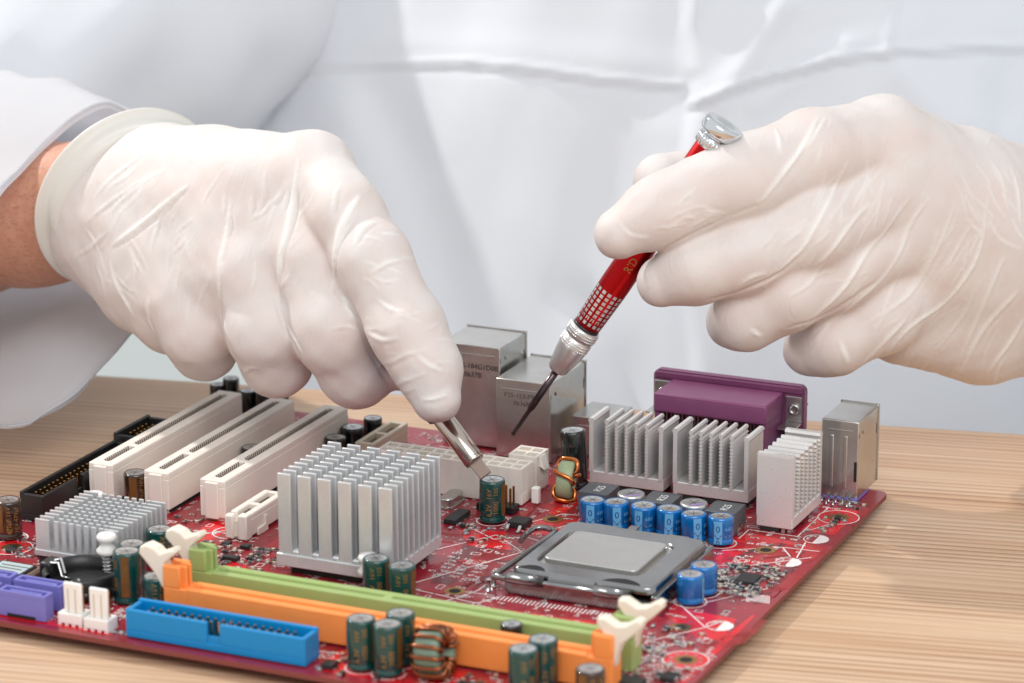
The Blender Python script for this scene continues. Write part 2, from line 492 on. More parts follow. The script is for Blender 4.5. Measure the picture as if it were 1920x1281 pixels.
# copper pours
for p in ([(-31, -62), (-28, -54), (-9, -58), (-3, -60), (-3, -68), (-24, -88), (-29, -86)],
          [(-14, -46), (-3, -46), (-3, -22), (-14, -22)],
          [(-27, -121), (-20, -124), (-6, -125), (-4, -142), (-10, -144), (-26, -131)],
          [(-99, -78), (-88, -62), (-76, -64), (-78, -80), (-90, -84)],
          [(-112, -88), (-98, -84), (-88, -100), (-100, -104)],
          [(-96, -62), (-88, -64), (-86, -40), (-96, -40)],
          [(-78, -146), (-30, -142), (-30, -152), (-78, -154)],
          [(-176, -140), (-160, -140), (-150, -152), (-150, -158), (-176, -158)],
          [(-6, -160), (-3, -120), (-2, -120), (-2, -180), (-5, -180)],
          [(-100, -208), (-60, -208), (-60, -192), (-100, -192)],
          [(-186, -130), (-178, -130), (-178, -90), (-186, -90)],
          [(-165, -209), (-220, -209), (-220, -205), (-165, -205)]):
    link('copper_pour', MB().use('pour').poly(p, .03).mesh('copper_pour'), board)
for p in ([(-105, -100), (-82, -98), (-82, -132), (-100, -134)], [(-20, -62), (-14, -59), (-16, -74), (-26, -80)],
          [(-8, -62), (-4, -62), (-4, -110), (-6, -112)], [(-24, -136), (-12, -146), (-12, -152), (-24, -150)],
          [(-150, -160), (-118, -156), (-118, -166), (-150, -166)]):
    link('copper_gap', MB().use('darkpour').poly(p, .045).mesh('copper_gap'), board)
# traces: bundles of fine lines
b = MB().use('trace')
for k in range(150):
    x, y = random.uniform(BX0+4, -8), random.uniform(BY0+5, -6)
    n = random.randint(3, 9); L_ = random.uniform(6, 26); hz = random.random() < .5; dg = random.choice((-1, 1))
    for i in range(n):
        o_ = i*.62
        if hz: p = [(x, y+o_), (x+L_, y+o_), (x+L_+6, y+o_+6*dg)]
        else: p = [(x+o_, y), (x+o_, y+L_), (x+o_+5*dg, y+L_+5)]
        p = [(min(max(a, BX0+2), -2), min(max(c, BY0+2), -2)) for a, c in p]
        b.line(p[0], p[1], .26, .06); b.line(p[1], p[2], .26, .06)
for k in range(70):
    x, y = random.uniform(-110, -6), random.uniform(-190, -60)
    for i in range(random.randint(4, 12)):
        o_ = i*.7; b.line((x+o_, y-o_*.2), (x+o_+7, y-o_*.2+7), .28, .062); b.line((x+o_+7, y-o_*.2+7), (x+o_+7, y+18), .28, .062)
link('trace', b.mesh('trace'), board, kind='stuff')
# silkscreen print
b = MB().use('silk')
def marks(x, y, n, vertical, h=1.15):
    for i in range(n):
        ox = i*.82
        for k in range(3):
            p0 = (random.choice((0, .55)), random.choice((0, h/2, h))); p1 = (random.choice((0, .55)), random.choice((0, h/2, h)))
            if p0 == p1: p1 = (.55-p0[0], p0[1])
            A, B_ = (ox+p0[0], p0[1]), (ox+p1[0], p1[1])
            if vertical: A, B_ = (-A[1], A[0]), (-B_[1], B_[0])
            b.line((x+A[0], y+A[1]), (x+B_[0], y+B_[1]), .27, .09)
for k in range(1500):
    marks(random.uniform(BX0+4, -8), random.uniform(BY0+5, -8), random.randint(2, 5), random.random() < .45)
for (x, y) in [(-122, -112), (-122, -116), (-121, -120), (-104, -112), (-103, -115), (-103, -118), (-102.5, -121), (-102, -124), (-102, -127)]:
    for q in range(3): marks(x+q*5, y, 4, False, 1.3)
for k in range(240):
    x, y, a, c = random.uniform(BX0+4, -6), random.uniform(BY0+5, -6), random.uniform(1, 2.2), random.uniform(1.8, 3.4)
    if random.random() < .5: a, c = c, a
    for p, q in (((x, y), (x+a, y)), ((x+a, y), (x+a, y+c)), ((x+a, y+c), (x, y+c)), ((x, y+c), (x, y))): b.line(p, q, .24, .085)
def pl(*pts):
    for p, q in zip(pts, pts[1:]): b.line(p, q, .42, .1)
pl((-97, -160), (-86, -140), (-84, -134), (-84, -100), (-99, -88), (-112, -110)); pl((-105, -138), (-84, -96)); pl((-101, -141), (-80, -144), (-76, -136))
pl((-30, -73), (-14, -63), (-2.5, -62)); pl((-24, -88), (-3, -68)); pl((-14, -63), (-9, -70)); pl((-27, -86), (-22, -84), (-22, -88), (-27, -92))
pl((-9, -56), (-7, -70)); pl((-28, -118), (-12, -135), (-9, -128)); pl((-12, -135), (-22, -150)); pl((-6, -98), (-20, -118)); pl((-98, -80), (-88, -62), (-78, -60))
pl((-96, -74), (-86, -78), (-80, -66)); pl((-29, -61), (-29, -52), (-13, -52), (-13, -22)); pl((-13, -48), (-4, -30)); pl((-108, -86), (-98, -92), (-90, -86), (-84, -88))
pl((-178, -150), (-150, -146), (-148, -150)); pl((-186, -128), (-178, -118)); pl((-90, -137), (-78, -136))
for i in range(34): b.line((-76+i*1.25, -139), (-76+i*1.25, -135.5), .4, .1)
for i in range(12): b.line((-8.5+i*.62, -110), (-10.5+i*.62, -104), .3, .1)
for c, r in (((-7, -51.9), 4), ((-8, -74.8), 4), ((-8.6, -132.1), 4)):
    b.ring(c, r-.35, r, .1)
    n = 20; b.poly([(c[0]+r*math.cos(-PI/2+PI*i/n), c[1]+r*math.sin(-PI/2+PI*i/n)) for i in range(n+1)], .105)
for c, r in (((-32.8, -67), 5.1), ((-23.2, -117.8), 5), ((-22.6, -109.2), 5), ((-105.6, -76.5), 5.2), ((-236, -150.5), 5.4), ((-88.2, -201.7), 5), ((-79.8, -202.4), 5), ((-80.2, -194.6), 5), ((-176, -119.5), 5.5)):
    b.ring(c, r-.4, r, .095)
c = (-150.5, -155.2); b.ring(c, 3.0, 3.5, .1); b.line((c[0], c[1]-2), (c[0], c[1]+2), .5, .1); b.line((c[0], c[1]+2), (c[0]-.9, c[1]+1), .4, .1)
for x in (-140, -130, -122): b.poly([(x-2, -152.5), (x+2, -152.5), (x, -149.8)], .1)
for k in range(500): marks(random.choice((random.uniform(-30, -4), random.uniform(-190, -110))), random.uniform(BY0+4, -150), random.randint(2, 6), random.random() < .4)
b.use('tin')
for k in range(1500):
    x, y = random.uniform(BX0+4, -4), random.uniform(BY0+4, -4)
    r = random.uniform(.28, .5); b.poly([(x+r*math.cos(i*PI/3), y+r*math.sin(i*PI/3)) for i in range(6)], .115)
link('silkscreen', b.mesh('silkscreen'), board, kind='stuff')
# mounting and cooler holes with plated rings
def hole(c, r, big):
    b = MB().use('gold').ring(c, r, r*1.75, .13).use('hole').ring(c, 0, r, .14).use('tin')
    if big:
        for i in range(10):
            a = i*PI/5; b.ring((c[0]+r*2.3*math.cos(a), c[1]+r*2.3*math.sin(a)), 0, .45, .14, 8)
        b.use('pour').ring(c, r*1.75, r*3.3, .12).use('silk').ring(c, r*3.3, r*3.5, .13)
    link('mounting_hole', b.mesh('mounting_hole'), board)
for c in ((-7, -30.1), (-8.2, -160.2), (-230.9, -158.1)): hole(c, 1.9, True)
for c in ((-17.9, -67.4), (-18.5, -137.8), (-90.1, -137.4), (-88.8, -67.6)): hole(c, 1.8, False)

# small surface mounted parts, too small and too many to pick apart
b = MB()
def smd(x, y, vert, kind):
    a, c_, h = {'r': (1.6, .85, .5), 'c': (1.6, .9, .8), 't': (2.6, 1.4, 1.0), 'b': (3.2, 1.7, 1.4)}[kind]
    if vert: a, c_ = c_, a
    k = 'chip'
    if kind == 'r': k = 'chip' if random.random() < .35 else 'label'
    if kind == 'c': k = 'beige' if random.random() < .7 else 'ferrite'
    b.use(k).box(x-a/2, x+a/2, y-c_/2, y+c_/2, .1, h)
    b.use('tin')
    for s_ in (-1, 1):
        if vert: b.box(x-a/2-.08, x+a/2+.08, y+s_*c_/2-.28, y+s_*c_/2+.28, .06, h+.05)
        else: b.box(x+s_*a/2-.28, x+s_*a/2+.28, y-c_/2-.08, y+c_/2+.08, .06, h+.05)
def cluster(x0, x1, y0, y1, n, kinds='rrccccct'):
    for i in range(n): smd(random.uniform(x0, x1), random.uniform(y0, y1), random.random() < .5, random.choice(kinds))
cluster(-24, -17.5, -104, -84, 46); cluster(-10, -5, -104, -84, 22); cluster(-20, -6, -88, -82, 20); cluster(-20, -6, -108, -99, 30)
cluster(-172, -148, -150, -128, 60); cluster(-168, -150, -160, -150, 20); cluster(-112, -108, -92, -80, 8)
cluster(-14, -4, -46, -32, 12); cluster(-14, -3, -20, -12, 8); cluster(-100, -50, -209, -193, 30); cluster(-30, -4, -209, -165, 46, 'rcctb')
cluster(-30, -10, -162, -140, 22); cluster(-232, -218, -166, -140, 26); cluster(-180, -160, -208, -196, 10); cluster(-150, -110, -166, -150, 10)
cluster(-190, -176, -150, -100, 24); cluster(-125, -95, -98, -84, 12); cluster(-208, -186, -138, -112, 20); cluster(-80, -60, -84, -78, 6)
link('surface_mount_parts', b.mesh('surface_mount_parts'), board, kind='stuff')

# ---------------------------------------------------------------- expansion slots
def pci():
    L_, w_, h = 85.1, 8.96, 13.5
    b = MB().use('cream')
    b.box(0, w_, 0, L_, 1.2, h-2.2, .25)
    # two long walls with the card groove between, and a cross rib
    for x0, x1 in ((0, 3.55), (5.4, w_)): b.box(x0, x1, 0.15, L_-.15, h-2.3, h, .3)
    for y0, y1 in ((0, 3.6), (20, 22.2), (81.5, L_)): b.box(3.4, 5.6, y0, y1, h-2.35, h-.04, .15)
    b.box(2.2, 6.8, -.9, .1, 1, h-.6, .2); b.box(2.2, 6.8, L_-.1, L_+1.2, 1, h-.6, .2)
    for y in (1, 40, 80): b.box(1, w_-1, y, y+3, .02, 1.3)
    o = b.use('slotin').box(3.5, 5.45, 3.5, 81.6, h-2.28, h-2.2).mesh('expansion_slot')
    b = MB().use('slotin')
    for i in range(60):
        y = 4.5+i*1.27
        if 19 < y < 23.4: continue
        for x in (3.05, 5.38): b.box(x, x+.52, y, y+.6, h-2.19, h+.012)
    pins = b.mesh('contact')
    b = MB().use('hole')
    for i in range(62): b.box(.9, w_+.02, 1.6+i*1.32, 2.1+i*1.32, .02, 1.25)
    return o, pins, b.mesh('solder_tail')
me, pins, tails = pci()
for k, lb in enumerate(('cream expansion slot, farthest left of the three', 'cream expansion slot, middle one of the three', 'cream expansion slot, nearest the tall heat sink')):
    o = link('expansion_slot', me, mb, (-231.27+20.32*k, -111.76, 0), 0, lb)
    link('contact', pins, o, kind='stuff'); link('solder_tail', tails, o, kind='stuff')
b = MB().use('cream')
b.box(0, 7.6, 0, 25, .8, 6.4, .3)
b.box(0, 2.4, 3, 25, 6.3, 8.1, .3); b.box(5.2, 7.6, 3, 25, 6.3, 8.1, .3); b.box(2.3, 5.3, 11, 13, 6.3, 8.05, .1); b.box(2.3, 5.3, 23, 25, 6.3, 8.05, .1)
b.box(0, 3.2, -1.2, 1.8, .2, 8.2, .8, 2); b.box(4.3, 7.6, -.6, 3.0, .2, 8.2, .5, 2); b.box(2.8, 4.8, .6, 3.2, .2, 6.6, .2)
b.prism([(6, .2), (12, .2), (12, 5.2), (10.6, 5.2), (10.6, 2.4), (6, 2.2)], 7.5, 8.3, 'x')
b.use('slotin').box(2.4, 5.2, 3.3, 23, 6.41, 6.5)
link('short_slot', b.mesh('short_slot'), mb, (-174.6, -124, 0), 0, 'short cream slot in front of the third long slot')

# beige header behind the tall heat sink
b = MB().use('beige')
b.box(-171.6, -164.6, -42, -16, .2, 5, .3); b.box(-171.6, -170, -42, -16, 4.9, 7, .2); b.box(-166.2, -164.6, -42, -16, 4.9, 7, .2)
for y in (-42, -30.5, -18): b.box(-170.1, -166.1, y, y+2, 4.9, 6.97)
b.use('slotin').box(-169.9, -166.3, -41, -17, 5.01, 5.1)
link('beige_socket', b.mesh('beige_socket'), mb, label='long beige open socket behind the power connector')

# power connectors
def power(nx, ny, wx, wy, clip):
    h = 12.5; b = MB().use('cream')
    b.box(0, wx, 0, wy, .3, 4, .2)
    px, py = (wx-1.0)/nx, (wy-1.0)/ny
    for i in range(nx+1): b.box(i*px+.05, i*px+.95, 0.05, wy-.05, 3.9, h-(0 if i in (0, nx) else .25), .12)
    for j in range(ny+1):
        b.box(0, wx, j*py, j*py+1.0, 3.8, h-.06, .12)
    if clip == 'x': b.prism([(wx, 8.6), (wx+1.8, 7.6), (wx+.4, 12.0), (wx, 12.0)], wy*.25, wy*.65, 'y')
    if clip == 'y': b.box(wx*.45, wx*.55, -1.2, .1, 6, 11)
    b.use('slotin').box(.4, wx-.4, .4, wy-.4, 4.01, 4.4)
    return b
link('power_connector', power(12, 2, 51.5, 9.4, '').mesh('power_connector'), mb, (-154.2, -60.4, 0), 0, 'long cream power connector with two rows of square openings')
link('power_connector', power(2, 2, 9.9, 9.9, 'x').mesh('power_connector'), mb, (-113.2, -47.4, 0), 0, 'square four-hole cream power connector')

# ---------------------------------------------------------------- memory slots
def memslot(m):
    b = MB().use(m)
    L_, w_ = 140.0, 7.0
    b.box(7.5, L_-7.5, 0, 2.4, .6, 10, .35); b.box(7.5, L_-7.5, 4.6, w_, .6, 10, .35); b.box(7.5, L_-7.5, 2.3, 4.7, .6, 7.5)
    b.box(7.5, L_-7.5, 2.3, 3.05, 7.4, 9.4); b.box(7.5, L_-7.5, 3.95, 4.7, 7.4, 9.4)
    b.box(62, 64.5, 2.3, 4.7, 7.4, 9.7)
    for s_ in (0, 1):
        def X(a, c_): return (a, c_) if not s_ else (L_-c_, L_-a)
        x0, x1 = X(0, 7.7); b.box(x0, x1, -.05, w_+.05, .4, 9.7, .35)
        x0, x1 = X(0, 5.6); b.box(x0, x1, -.05, 2.0, 9.5, 16.3, .5, 2); b.box(x0, x1, 5.0, w_+.05, 9.5, 16.3, .5, 2)
        x0, x1 = X(3.4, 6.9); b.box(x0, x1, 1.8, 2.9, 8, 16.1, .3); b.box(x0, x1, 4.1, 5.2, 8, 16.1, .3)
    b.use('hole').box(8, L_-8, 3.06, 3.94, 7.51, 7.6)
    return b.mesh('memory_slot')
def memcontacts():
    b = MB().use('gold')
    for i in range(100):
        x = 10+i*1.2
        if 61.5 < x < 65: continue
        for y in (2.5, 4.1): b.box(x, x+.5, y, y+.42, 7.6, 9.43)
    return b.mesh('contact')
def latchmesh(pts, th):
    return MB().use('latch').prism([(p[0]*.84, p[1]*.86) for p in pts], -th/2, th/2, 'y', .7).mesh('latch')
memc = memcontacts()
lat_l = latchmesh([(.4, -9), (1.4, -3.5), (-.2, .6), (-1.2, 2.4), (2.2, 5.0), (3.4, 6.6), (2.4, 7.8), (-2.6, 5.6), (-4.4, 7.2), (-7.8, 8.2), (-10.4, 7.0), (-11, 4.6), (-8.2, 1.8), (-5, -1.6), (-2.4, -6)], 4.8)
lat_r = latchmesh([(-1.4, -15.5), (-.2, -15.5), (1.6, -6), (3.4, -1.2), (7.0, 1.8), (10.2, 5.2), (10.4, 7.2), (8.6, 7.8), (4.6, 5.2), (1.6, 4.6), (-2.6, 6.8), (-5.2, 6.4), (-5.4, 4.2), (-2.8, 1.2), (-2.0, -4)], 4.0)
for m, y, lb in (('orange', -190.6, 'orange memory slot with ivory end latches'), ('green', -175.6, 'lime green memory slot with ivory end latches')):
    o = link('memory_slot', memslot(m), mb, (-158.0, y, 0), 0, lb)
    link('contact', memc, o, kind='stuff')
    link('latch', lat_l, o, (.6, 3.5, 14.2)); link('latch', lat_r, o, (139.2, 3.5, 15.0))

# disk headers
def shroud(L_, w_, h, m, notch, pins, along_y=False):
    b = MB().use(m)
    b.box(0, L_, 0, w_, .3, 2.4, .2)
    b.box(0, 1.5, 0, w_, 2.3, h, .25); b.box(L_-1.5, L_, 0, w_, 2.3, h, .25)
    a0, a1 = notch
    for x0, x1 in ((0, a0), (a1, L_)): b.box(x0+.02, x1-.02, 0.02, 1.4, 2.35, h-.05, .25)
    b.box(a0-.1, a1+.1, .5, 1.35, 2.3, 4.4); b.box(.02, L_-.02, w_-1.4, w_-.02, 2.35, h+.6, .25)
    me = b.mesh('disk_header'); b = MB().use('gold')
    n = int((L_-7)/2.54)
    for i in range(n):
        for j in (0, 1):
            x, y = L_/2+(i-(n-1)/2)*2.54, w_/2+(j-.5)*2.54
            b.box(x-.32, x+.32, y-.32, y+.32, 2.3, h-.6, .1)
    return me, b.mesh('pin')
me, pn = shroud(57.6, 8.6, 8.6, 'blue', (26.4, 30.4), 20)
o = link('disk_header', me, mb, (-160.2, -208.2, 0), 0, 'bright blue forty-pin header at the front edge'); link('pin', pn, o, kind='stuff')
me, pn = shroud(58.0, 8.8, 8.9, 'black', (20.5, 24.0), 17)
o = link('disk_header', me, mb, (-233.6, -135.2, 0), PI/2, 'long black pin header along the left edge'); link('pin', pn, o, kind='stuff')
me, pn = shroud(22.0, 8.8, 10.5, 'black', (8, 12), 6)
o = link('disk_header', me, mb, (-235.0, -76.0, 0), PI/2, 'small black header behind the long black one'); link('pin', pn, o, kind='stuff')

# violet serial disk sockets
b = MB().use('violet')
b.box(0, 16, 0, 4.6, .2, 6.4, .2)
b.box(0, 16, 0, .9, 6.3, 8, .15); b.box(0, 16, 3.7, 4.6, 6.3, 8, .15); b.box(0, 1, 0.1, 4.5, 6.3, 7.96, .1); b.box(15, 16, .1, 4.5, 6.3, 7.96, .1)
b.box(3, 13.4, 1.9, 2.8, 6.3, 7.7, .1); b.box(12.8, 13.6, 1.4, 2.8, 6.3, 7.68)
b.use('hole').box(3, 12.6, -.04, .2, .25, 1.3)
me = b.mesh('disk_socket')
for k, (x, y) in enumerate(((-203, -208.1), (-203.4, -199.2), (-220.6, -207.4), (-221, -198.4))):
    link('disk_socket', me, mb, (x, y, 0), 0, ('violet disk socket beside the white fan headers', 'violet disk socket behind the front one', 'violet disk socket at the left border, front row', 'violet disk socket at the left border, rear row')[k])

# fan headers
def fanheader():
    b = MB().use('white')
    b.box(0, 8, 0, 5.8, .6, 3.8, .25); b.box(1.6, 7.6, 1.0, 2.2, 3.7, 13, .5, 2)
    for x in (0, 2.3, 4.6, 6.9): b.box(x, x+1.1, .1, 5.7, .05, .7)
    for x in (3.0, 5.4): b.use('beige').box(x, x+.45, .96, 1.1, 4, 11.2)
    b.use('gold')
    for x in (1.5, 4, 6.5): b.box(x-.32, x+.32, 3.4, 4.04, 3.6, 11.5, .1)
    return b.mesh('fan_header')
me = fanheader()
link('fan_header', me, mb, (-183.4, -207.4, 0), 0, 'white three-pin fan header next to the violet socket'); link('fan_header', me, mb, (-174.3, -208.2, 0), 0, 'white three-pin fan header next to the blue header')

# coin cell holder, rom chip
b = MB().use('black')
cx, cy = -191.5, -180.5
b.lathe([(11.6, .2), (11.6, 3.2)], 40, (cx, cy, 0))
b.lathe([(11.6, 3.0), (11.8, 6.4), (11.2, 7.0), (10.2, 6.8), (10.0, 3.2)], 40, (cx, cy, 0), arc=(math.radians(-60), math.radians(235)))
b.box(cx-13, cx-9, cy-3.5, cy+3.5, .2, 8, .8, 2); b.box(cx+4, cx+12.5, cy-9, cy-4, .2, 4.4, .5)
o = link('coin_cell_holder', b.mesh('coin_cell_holder'), mb, label='empty round black coin cell holder')
b = MB().use('tin')
b.tube([(cx-9.5, cy-2, 7.8), (cx-7, cy-2, 8.2), (cx-6, cy-2, 4), (cx-3, cy-2, 3.6)], .5)
link('spring_contact', b.mesh('spring_contact'), o); b = MB().use('tin')
b.tube([(cx-9.5, cy+.5, 7.8), (cx-7.6, cy+.5, 8.6), (cx-6.5, cy+.5, 4.2)], .5)
link('spring_contact', b.mesh('spring_contact'), o); b = MB().use('tin')
b.tube([(cx-1, cy-8, 3.4), (cx+2, cy-8.4, 4.4), (cx+4.5, cy-9.2, 7.0)], .45)
link('spring_contact', b.mesh('spring_contact'), o); b = MB().use('tin')
b.tube([(cx-3, cy-8, 3.4), (cx, cy-8.6, 4.0), (cx+2.2, cy-9.4, 6)], .45)
link('spring_contact', b.mesh('spring_contact'), o)
b = MB().use('socketbrown').box(-223, -207.5, -190, -176, .2, 3.4, .5)
for i in range(11):
    b.box(-222+i*1.27, -221.5+i*1.27, -176.1, -175.6, .1, 3); b.box(-207.6, -207.1, -188.6+i*1.1, -188.1+i*1.1, .1, 3)
b.use('black').box(-221.4, -209.1, -188.4, -177.6, 3.3, 4.1, .2)
o = link('rom_socket', b.mesh('rom_socket'), mb, label='brown chip socket with a labelled chip behind the violet sockets')
b = MB().use('label').box(-220.6, -209.9, -187.6, -178.4, 4.0, 4.16).use('inkgrey')
for i in range(3): b.box(-219.4, -212+i, -185.6+i*2.2, -184.9+i*2.2, 4.15, 4.18)
link('sticker', b.mesh('sticker'), o)

# ---------------------------------------------------------------- heat sinks
b = MB().use('alu').box(-145.2, -106.8, -145.9, -111.2, 3, 6.9, .3, 2)
nb = link('heat_sink', b.mesh('heat_sink'), mb, label='tall square finned heat sink in the middle of the board')
fin = MB().use('alu').box(0, 4.35, 0, 1.0, 6.6, 31.9, .18, 2).mesh('fin')
for j in range(10):
    for i in range(6):
        link('fin', fin, nb, (-144.6+i*6.72, -145.2+j*3.62, 0))
b = MB().use('alu')
for i in range(5): b.box(-140.25+i*6.72, -137.95+i*6.72, -145.4, -111.6, 6.5, 8.2, .5)
link('fin_root', b.mesh('fin_root'), nb)
b = MB().use('chip').box(-142, -110, -142.5, -114, .1, 2.2).use('beige').box(-139, -113, -139, -117, 2.1, 3.05)
link('bridge_chip', b.mesh('bridge_chip'), mb, label='flat chip package under the tall heat sink')
sb = link('heat_sink', MB().use('alu').box(-216.3, -186.6, -167.6, -138.4, 3, 5.0, .25).mesh('heat_sink'), mb, label='low wide finned heat sink at the left')
fw = MB().use('alu').box(0, 4.9, 0, .8, 4.8, 14.6, .12).mesh('fin'); fnn = MB().use('alu').box(0, 1.55, 0, .8, 4.8, 14.6, .12).mesh('fin')
for j in range(11):
    y = -167.2+j*2.78
    link('fin', fw, sb, (-216.0, y, 0)); link('fin', fw, sb, (-191.8, y, 0))
    for i in range(7): link('fin', fnn, sb, (-209.4+i*2.62, y, 0))
link('bridge_chip', MB().use('chip').box(-216, -187, -166, -139, .1, 2.9).mesh('bridge_chip'), mb, label='flat chip package under the low heat sink')
# plastic push pins
def pushpin(x, y, top, lb):
    b = MB().use('white').lathe([(.01, top), (2.6, top-.2), (3.1, top-1), (2.9, top-2), (2.0, top-2.8), (2.0, top-3.8), (3.2, top-5), (3.2, top-6), (2.2, top-6.6), (1.2, top-7), (1.2, 1)], 24, (x, y, 0), caps=False)
    o = link('push_pin', b.mesh('push_pin'), mb, label=lb)
    pts = [(x+1.5*math.cos(i*.7), y+1.5*math.sin(i*.7), 2+i*(top-9)/48) for i in range(49)]
    link('spring', MB().use('tin').tube(pts, .28, 6).mesh('spring'), o)
pushpin(-188.3, -171.4, 15.2, 'white push pin at the corner of the low heat sink'); pushpin(-112.4, -149.6, 12.6, 'white push pin at the corner of the tall heat sink')
pushpin(-214, -136.4, 13.5, 'white push pin behind the low heat sink')
# two ridged sinks over the voltage regulators
def ridged(x, thin, wide_root=False):
    hw = .34 if thin else .75
    z0, z1, n = 6.2, 22.2, 28
    p = []
    for i in range(n+1):
        z = z0+(z1-z0)*i/n; p.append((x+hw+(.45 if i % 2 else -.14), z))
    p += [(x+hw+.25, 22.8), (x+hw+.38, 23.4), (x+.4, 24), (x-.4, 24), (x-hw-.38, 23.4), (x-hw-.25, 22.8)]
    for i in range(n, -1, -1):
        z = z0+(z1-z0)*i/n; p.append((x-hw-(.45 if i % 2 else -.14), z))
    p += [(x-hw, 5.8), (x+hw, 5.8)]
    return p
def vrm(x0, y0, y1, lb):
    b = MB().use('alud').box(x0, x0+25.6, y0+.2, y1, 2.2, 6.2, .25)
    b.box(x0+.1, x0+1.5, y0+.1, y1+.1, 2.1, 8, .1)
    o = link('heat_sink', b.mesh('heat_sink'), mb, label=lb)
    xs = [.7, 6.0, 9.4, 12.8, 16.2, 19.8, 24.8]
    for k, q in enumerate(xs):
        ends = k in (0, 6)
        if ends: p = [(q-.7, 5.8), (q+.7, 5.8), (q+.7, 22.4), (q+1.1, 23.2), (q+.6, 24), (q-.6, 24), (q-1.1, 23.2), (q-.7, 22.4)]
        else: p = ridged(q, True)
        link('fin', MB().use('alud').prism([(x0+a, c_) for a, c_ in p], y0, y1, 'y').mesh('fin'), o)
    b = MB().use('chip')
    for i in range(3): b.box(x0+2+i*8, x0+8.4+i*8, y0+.8, y1-3, .1, 2.3, .2)
    link('transistor', b.mesh('transistor'), o)
vrm(-90.0, -35.4, -21.6, 'dusty ridged heat sink left of its twin, beside the tall black capacitor')
vrm(-61.2, -35.0, -21.2, 'dusty ridged heat sink between its twin and the upright plate heat sink')
b = MB().use('alud')
x0, x1, y0, y1 = -26.9, -15.0, -51.4, -23.8
b.box(x0, x1, y0, y1, 1.6, 5.4, .3)
hc = link('heat_sink', b.mesh('heat_sink'), mb, label='upright plate heat sink with a broad flat pinkish front')
for k, y in enumerate((y0, -45.6, -41.6, -37.6, -33.6, -29.6, y1-2.0)):
    last = k in (0, 6)
    th = 2.0 if last else 1.1
    top = 25.6 if last else 24.6
    p = [(y, 5.2), (y+th, 5.2)]
    n = 26
    if not last: p += [(y+th+(.28 if i % 2 else -.14), 6+(top-8)*i/n) for i in range(n+1)]
    p += [(y+th, top-1.6), (y+th+.3, top-.9), (y+th-.1, top), (y+.1, top), (y-.3 if k else y, top-.9), (y, top-1.6)]
    if k: p += [(y-(.28 if i % 2 else -.14), 6+(top-8)*i/n) for i in range(n, -1, -1)]
    link('fin', MB().use('alud').prism(p, x0+.05, x1-.05, 'x').mesh('fin'), hc)
b = MB().use('chip')
b.box(x0+1, x0+7.4, y0+.6, y0+6, .1, 1.7, .2); b.box(x0+1, x0+7.4, y0+10, y0+16, .1, 1.7, .2); b.box(x0+1, x0+7.4, y0+19, y0+25, .1, 1.7, .2)
b.use('tin').box(x0+8.2, x0+9.4, y0+.4, y0+1.6, .1, 1.5); b.box(x0+10, x0+11.2, y0+1, y0+2.4, .1, 1.3)
link('transistor', b.mesh('transistor'), hc)

# ---------------------------------------------------------------- rear ports
def metal_box(name, x0, x1, y0, y1, z0, z1, lb, flange=True, ribs=()):
    b = MB().use('can')
    b.box(x0, x1, y0, y1, z0, z1, .35, 2)
    if flange: b.box(x0-.35, x1+.35, y1-.8, y1+.02, z0+.3, z1+.45, .15)
    for xr in ribs: b.box(xr-.7, xr+.7, y0-.35, y0+.2, z0+3, z1-5, .33, 2)
    b.use('hole').box(x1-.02, x1+.05, y0+.2, y0+.6, z1-5.4, z1-3.8); b.box(x1-.02, x1+.05, y1-2.2, y1-1.7, z1-9, z1-5.5)
    b.use('can').box(x1-.05, x1+.5, y0+4.2, y0+4.9, z1-5, z1-3.8, .2)
    b.box(x0+2, x1-2, y0-.18, y0+.1, z1-3.6, z1-3.0, .1)
    return link(name, b.mesh(name), mb, label=lb)
o = metal_box('port_housing', -154.2, -132.6, -11, 10.8, .4, 35.6, 'tallest bare metal port housing, behind the fingertip')
b = MB().use('inkgrey')
link('printed_code', MB().use('inkgrey').text('42-184G1D0B', 2.5, lambda x, y: (-140.6+x, -11.2, 28.2+y)).mesh('printed_code'), o); link('printed_code', MB().use('inkgrey').text('0637B', 2.5, lambda x, y: (-142.6+x, -11.2, 25.2+y)).mesh('printed_code'), o)
o = metal_box('port_housing', -131.0, -111.2, -18, 12, .4, 27.6, 'shorter bare metal port housing under the screwdriver')
b = MB().use('inkgrey')
link('printed_code', MB().use('inkgrey').text('P25-153-P9A9', 2.3, lambda x, y: (-121.2+x, -18.06, 22.2+y)).mesh('printed_code'), o); link('printed_code', MB().use('inkgrey').text('0636M', 2.3, lambda x, y: (-121.4+x, -18.06, 19.6+y)).mesh('printed_code'), o)
metal_box('port_housing', -108.6, -93.6, -6, 11, .4, 14, 'low bare metal port housing behind the left ridged heat sink', False)
o = metal_box('port_housing', -18.5, -6.1, -14.4, 6.2, 1.2, 26.9, 'bare metal port housing at the right rear corner', True, (-15, -10.4))
b = MB().use('violet').box(-18.6, -6.2, -14.9, -2, .1, 1.35, .2); b.use('hole').box(-7.4, -6.5, -14.55, -14.3, 7, 13.6)
link('port_base', b.mesh('port_base'), o)
b = MB().use('can')
for i in range(5):
    for j in range(2): b.tube([(-17+i*2.3, -19.6+j*2.6, .2), (-17+i*2.3, -19.6+j*2.6, 2.4)], .38, 6)
link('pin_row', b.mesh('pin_row'), mb, label='two short rows of bare pins at the right rear corner', kind='stuff')
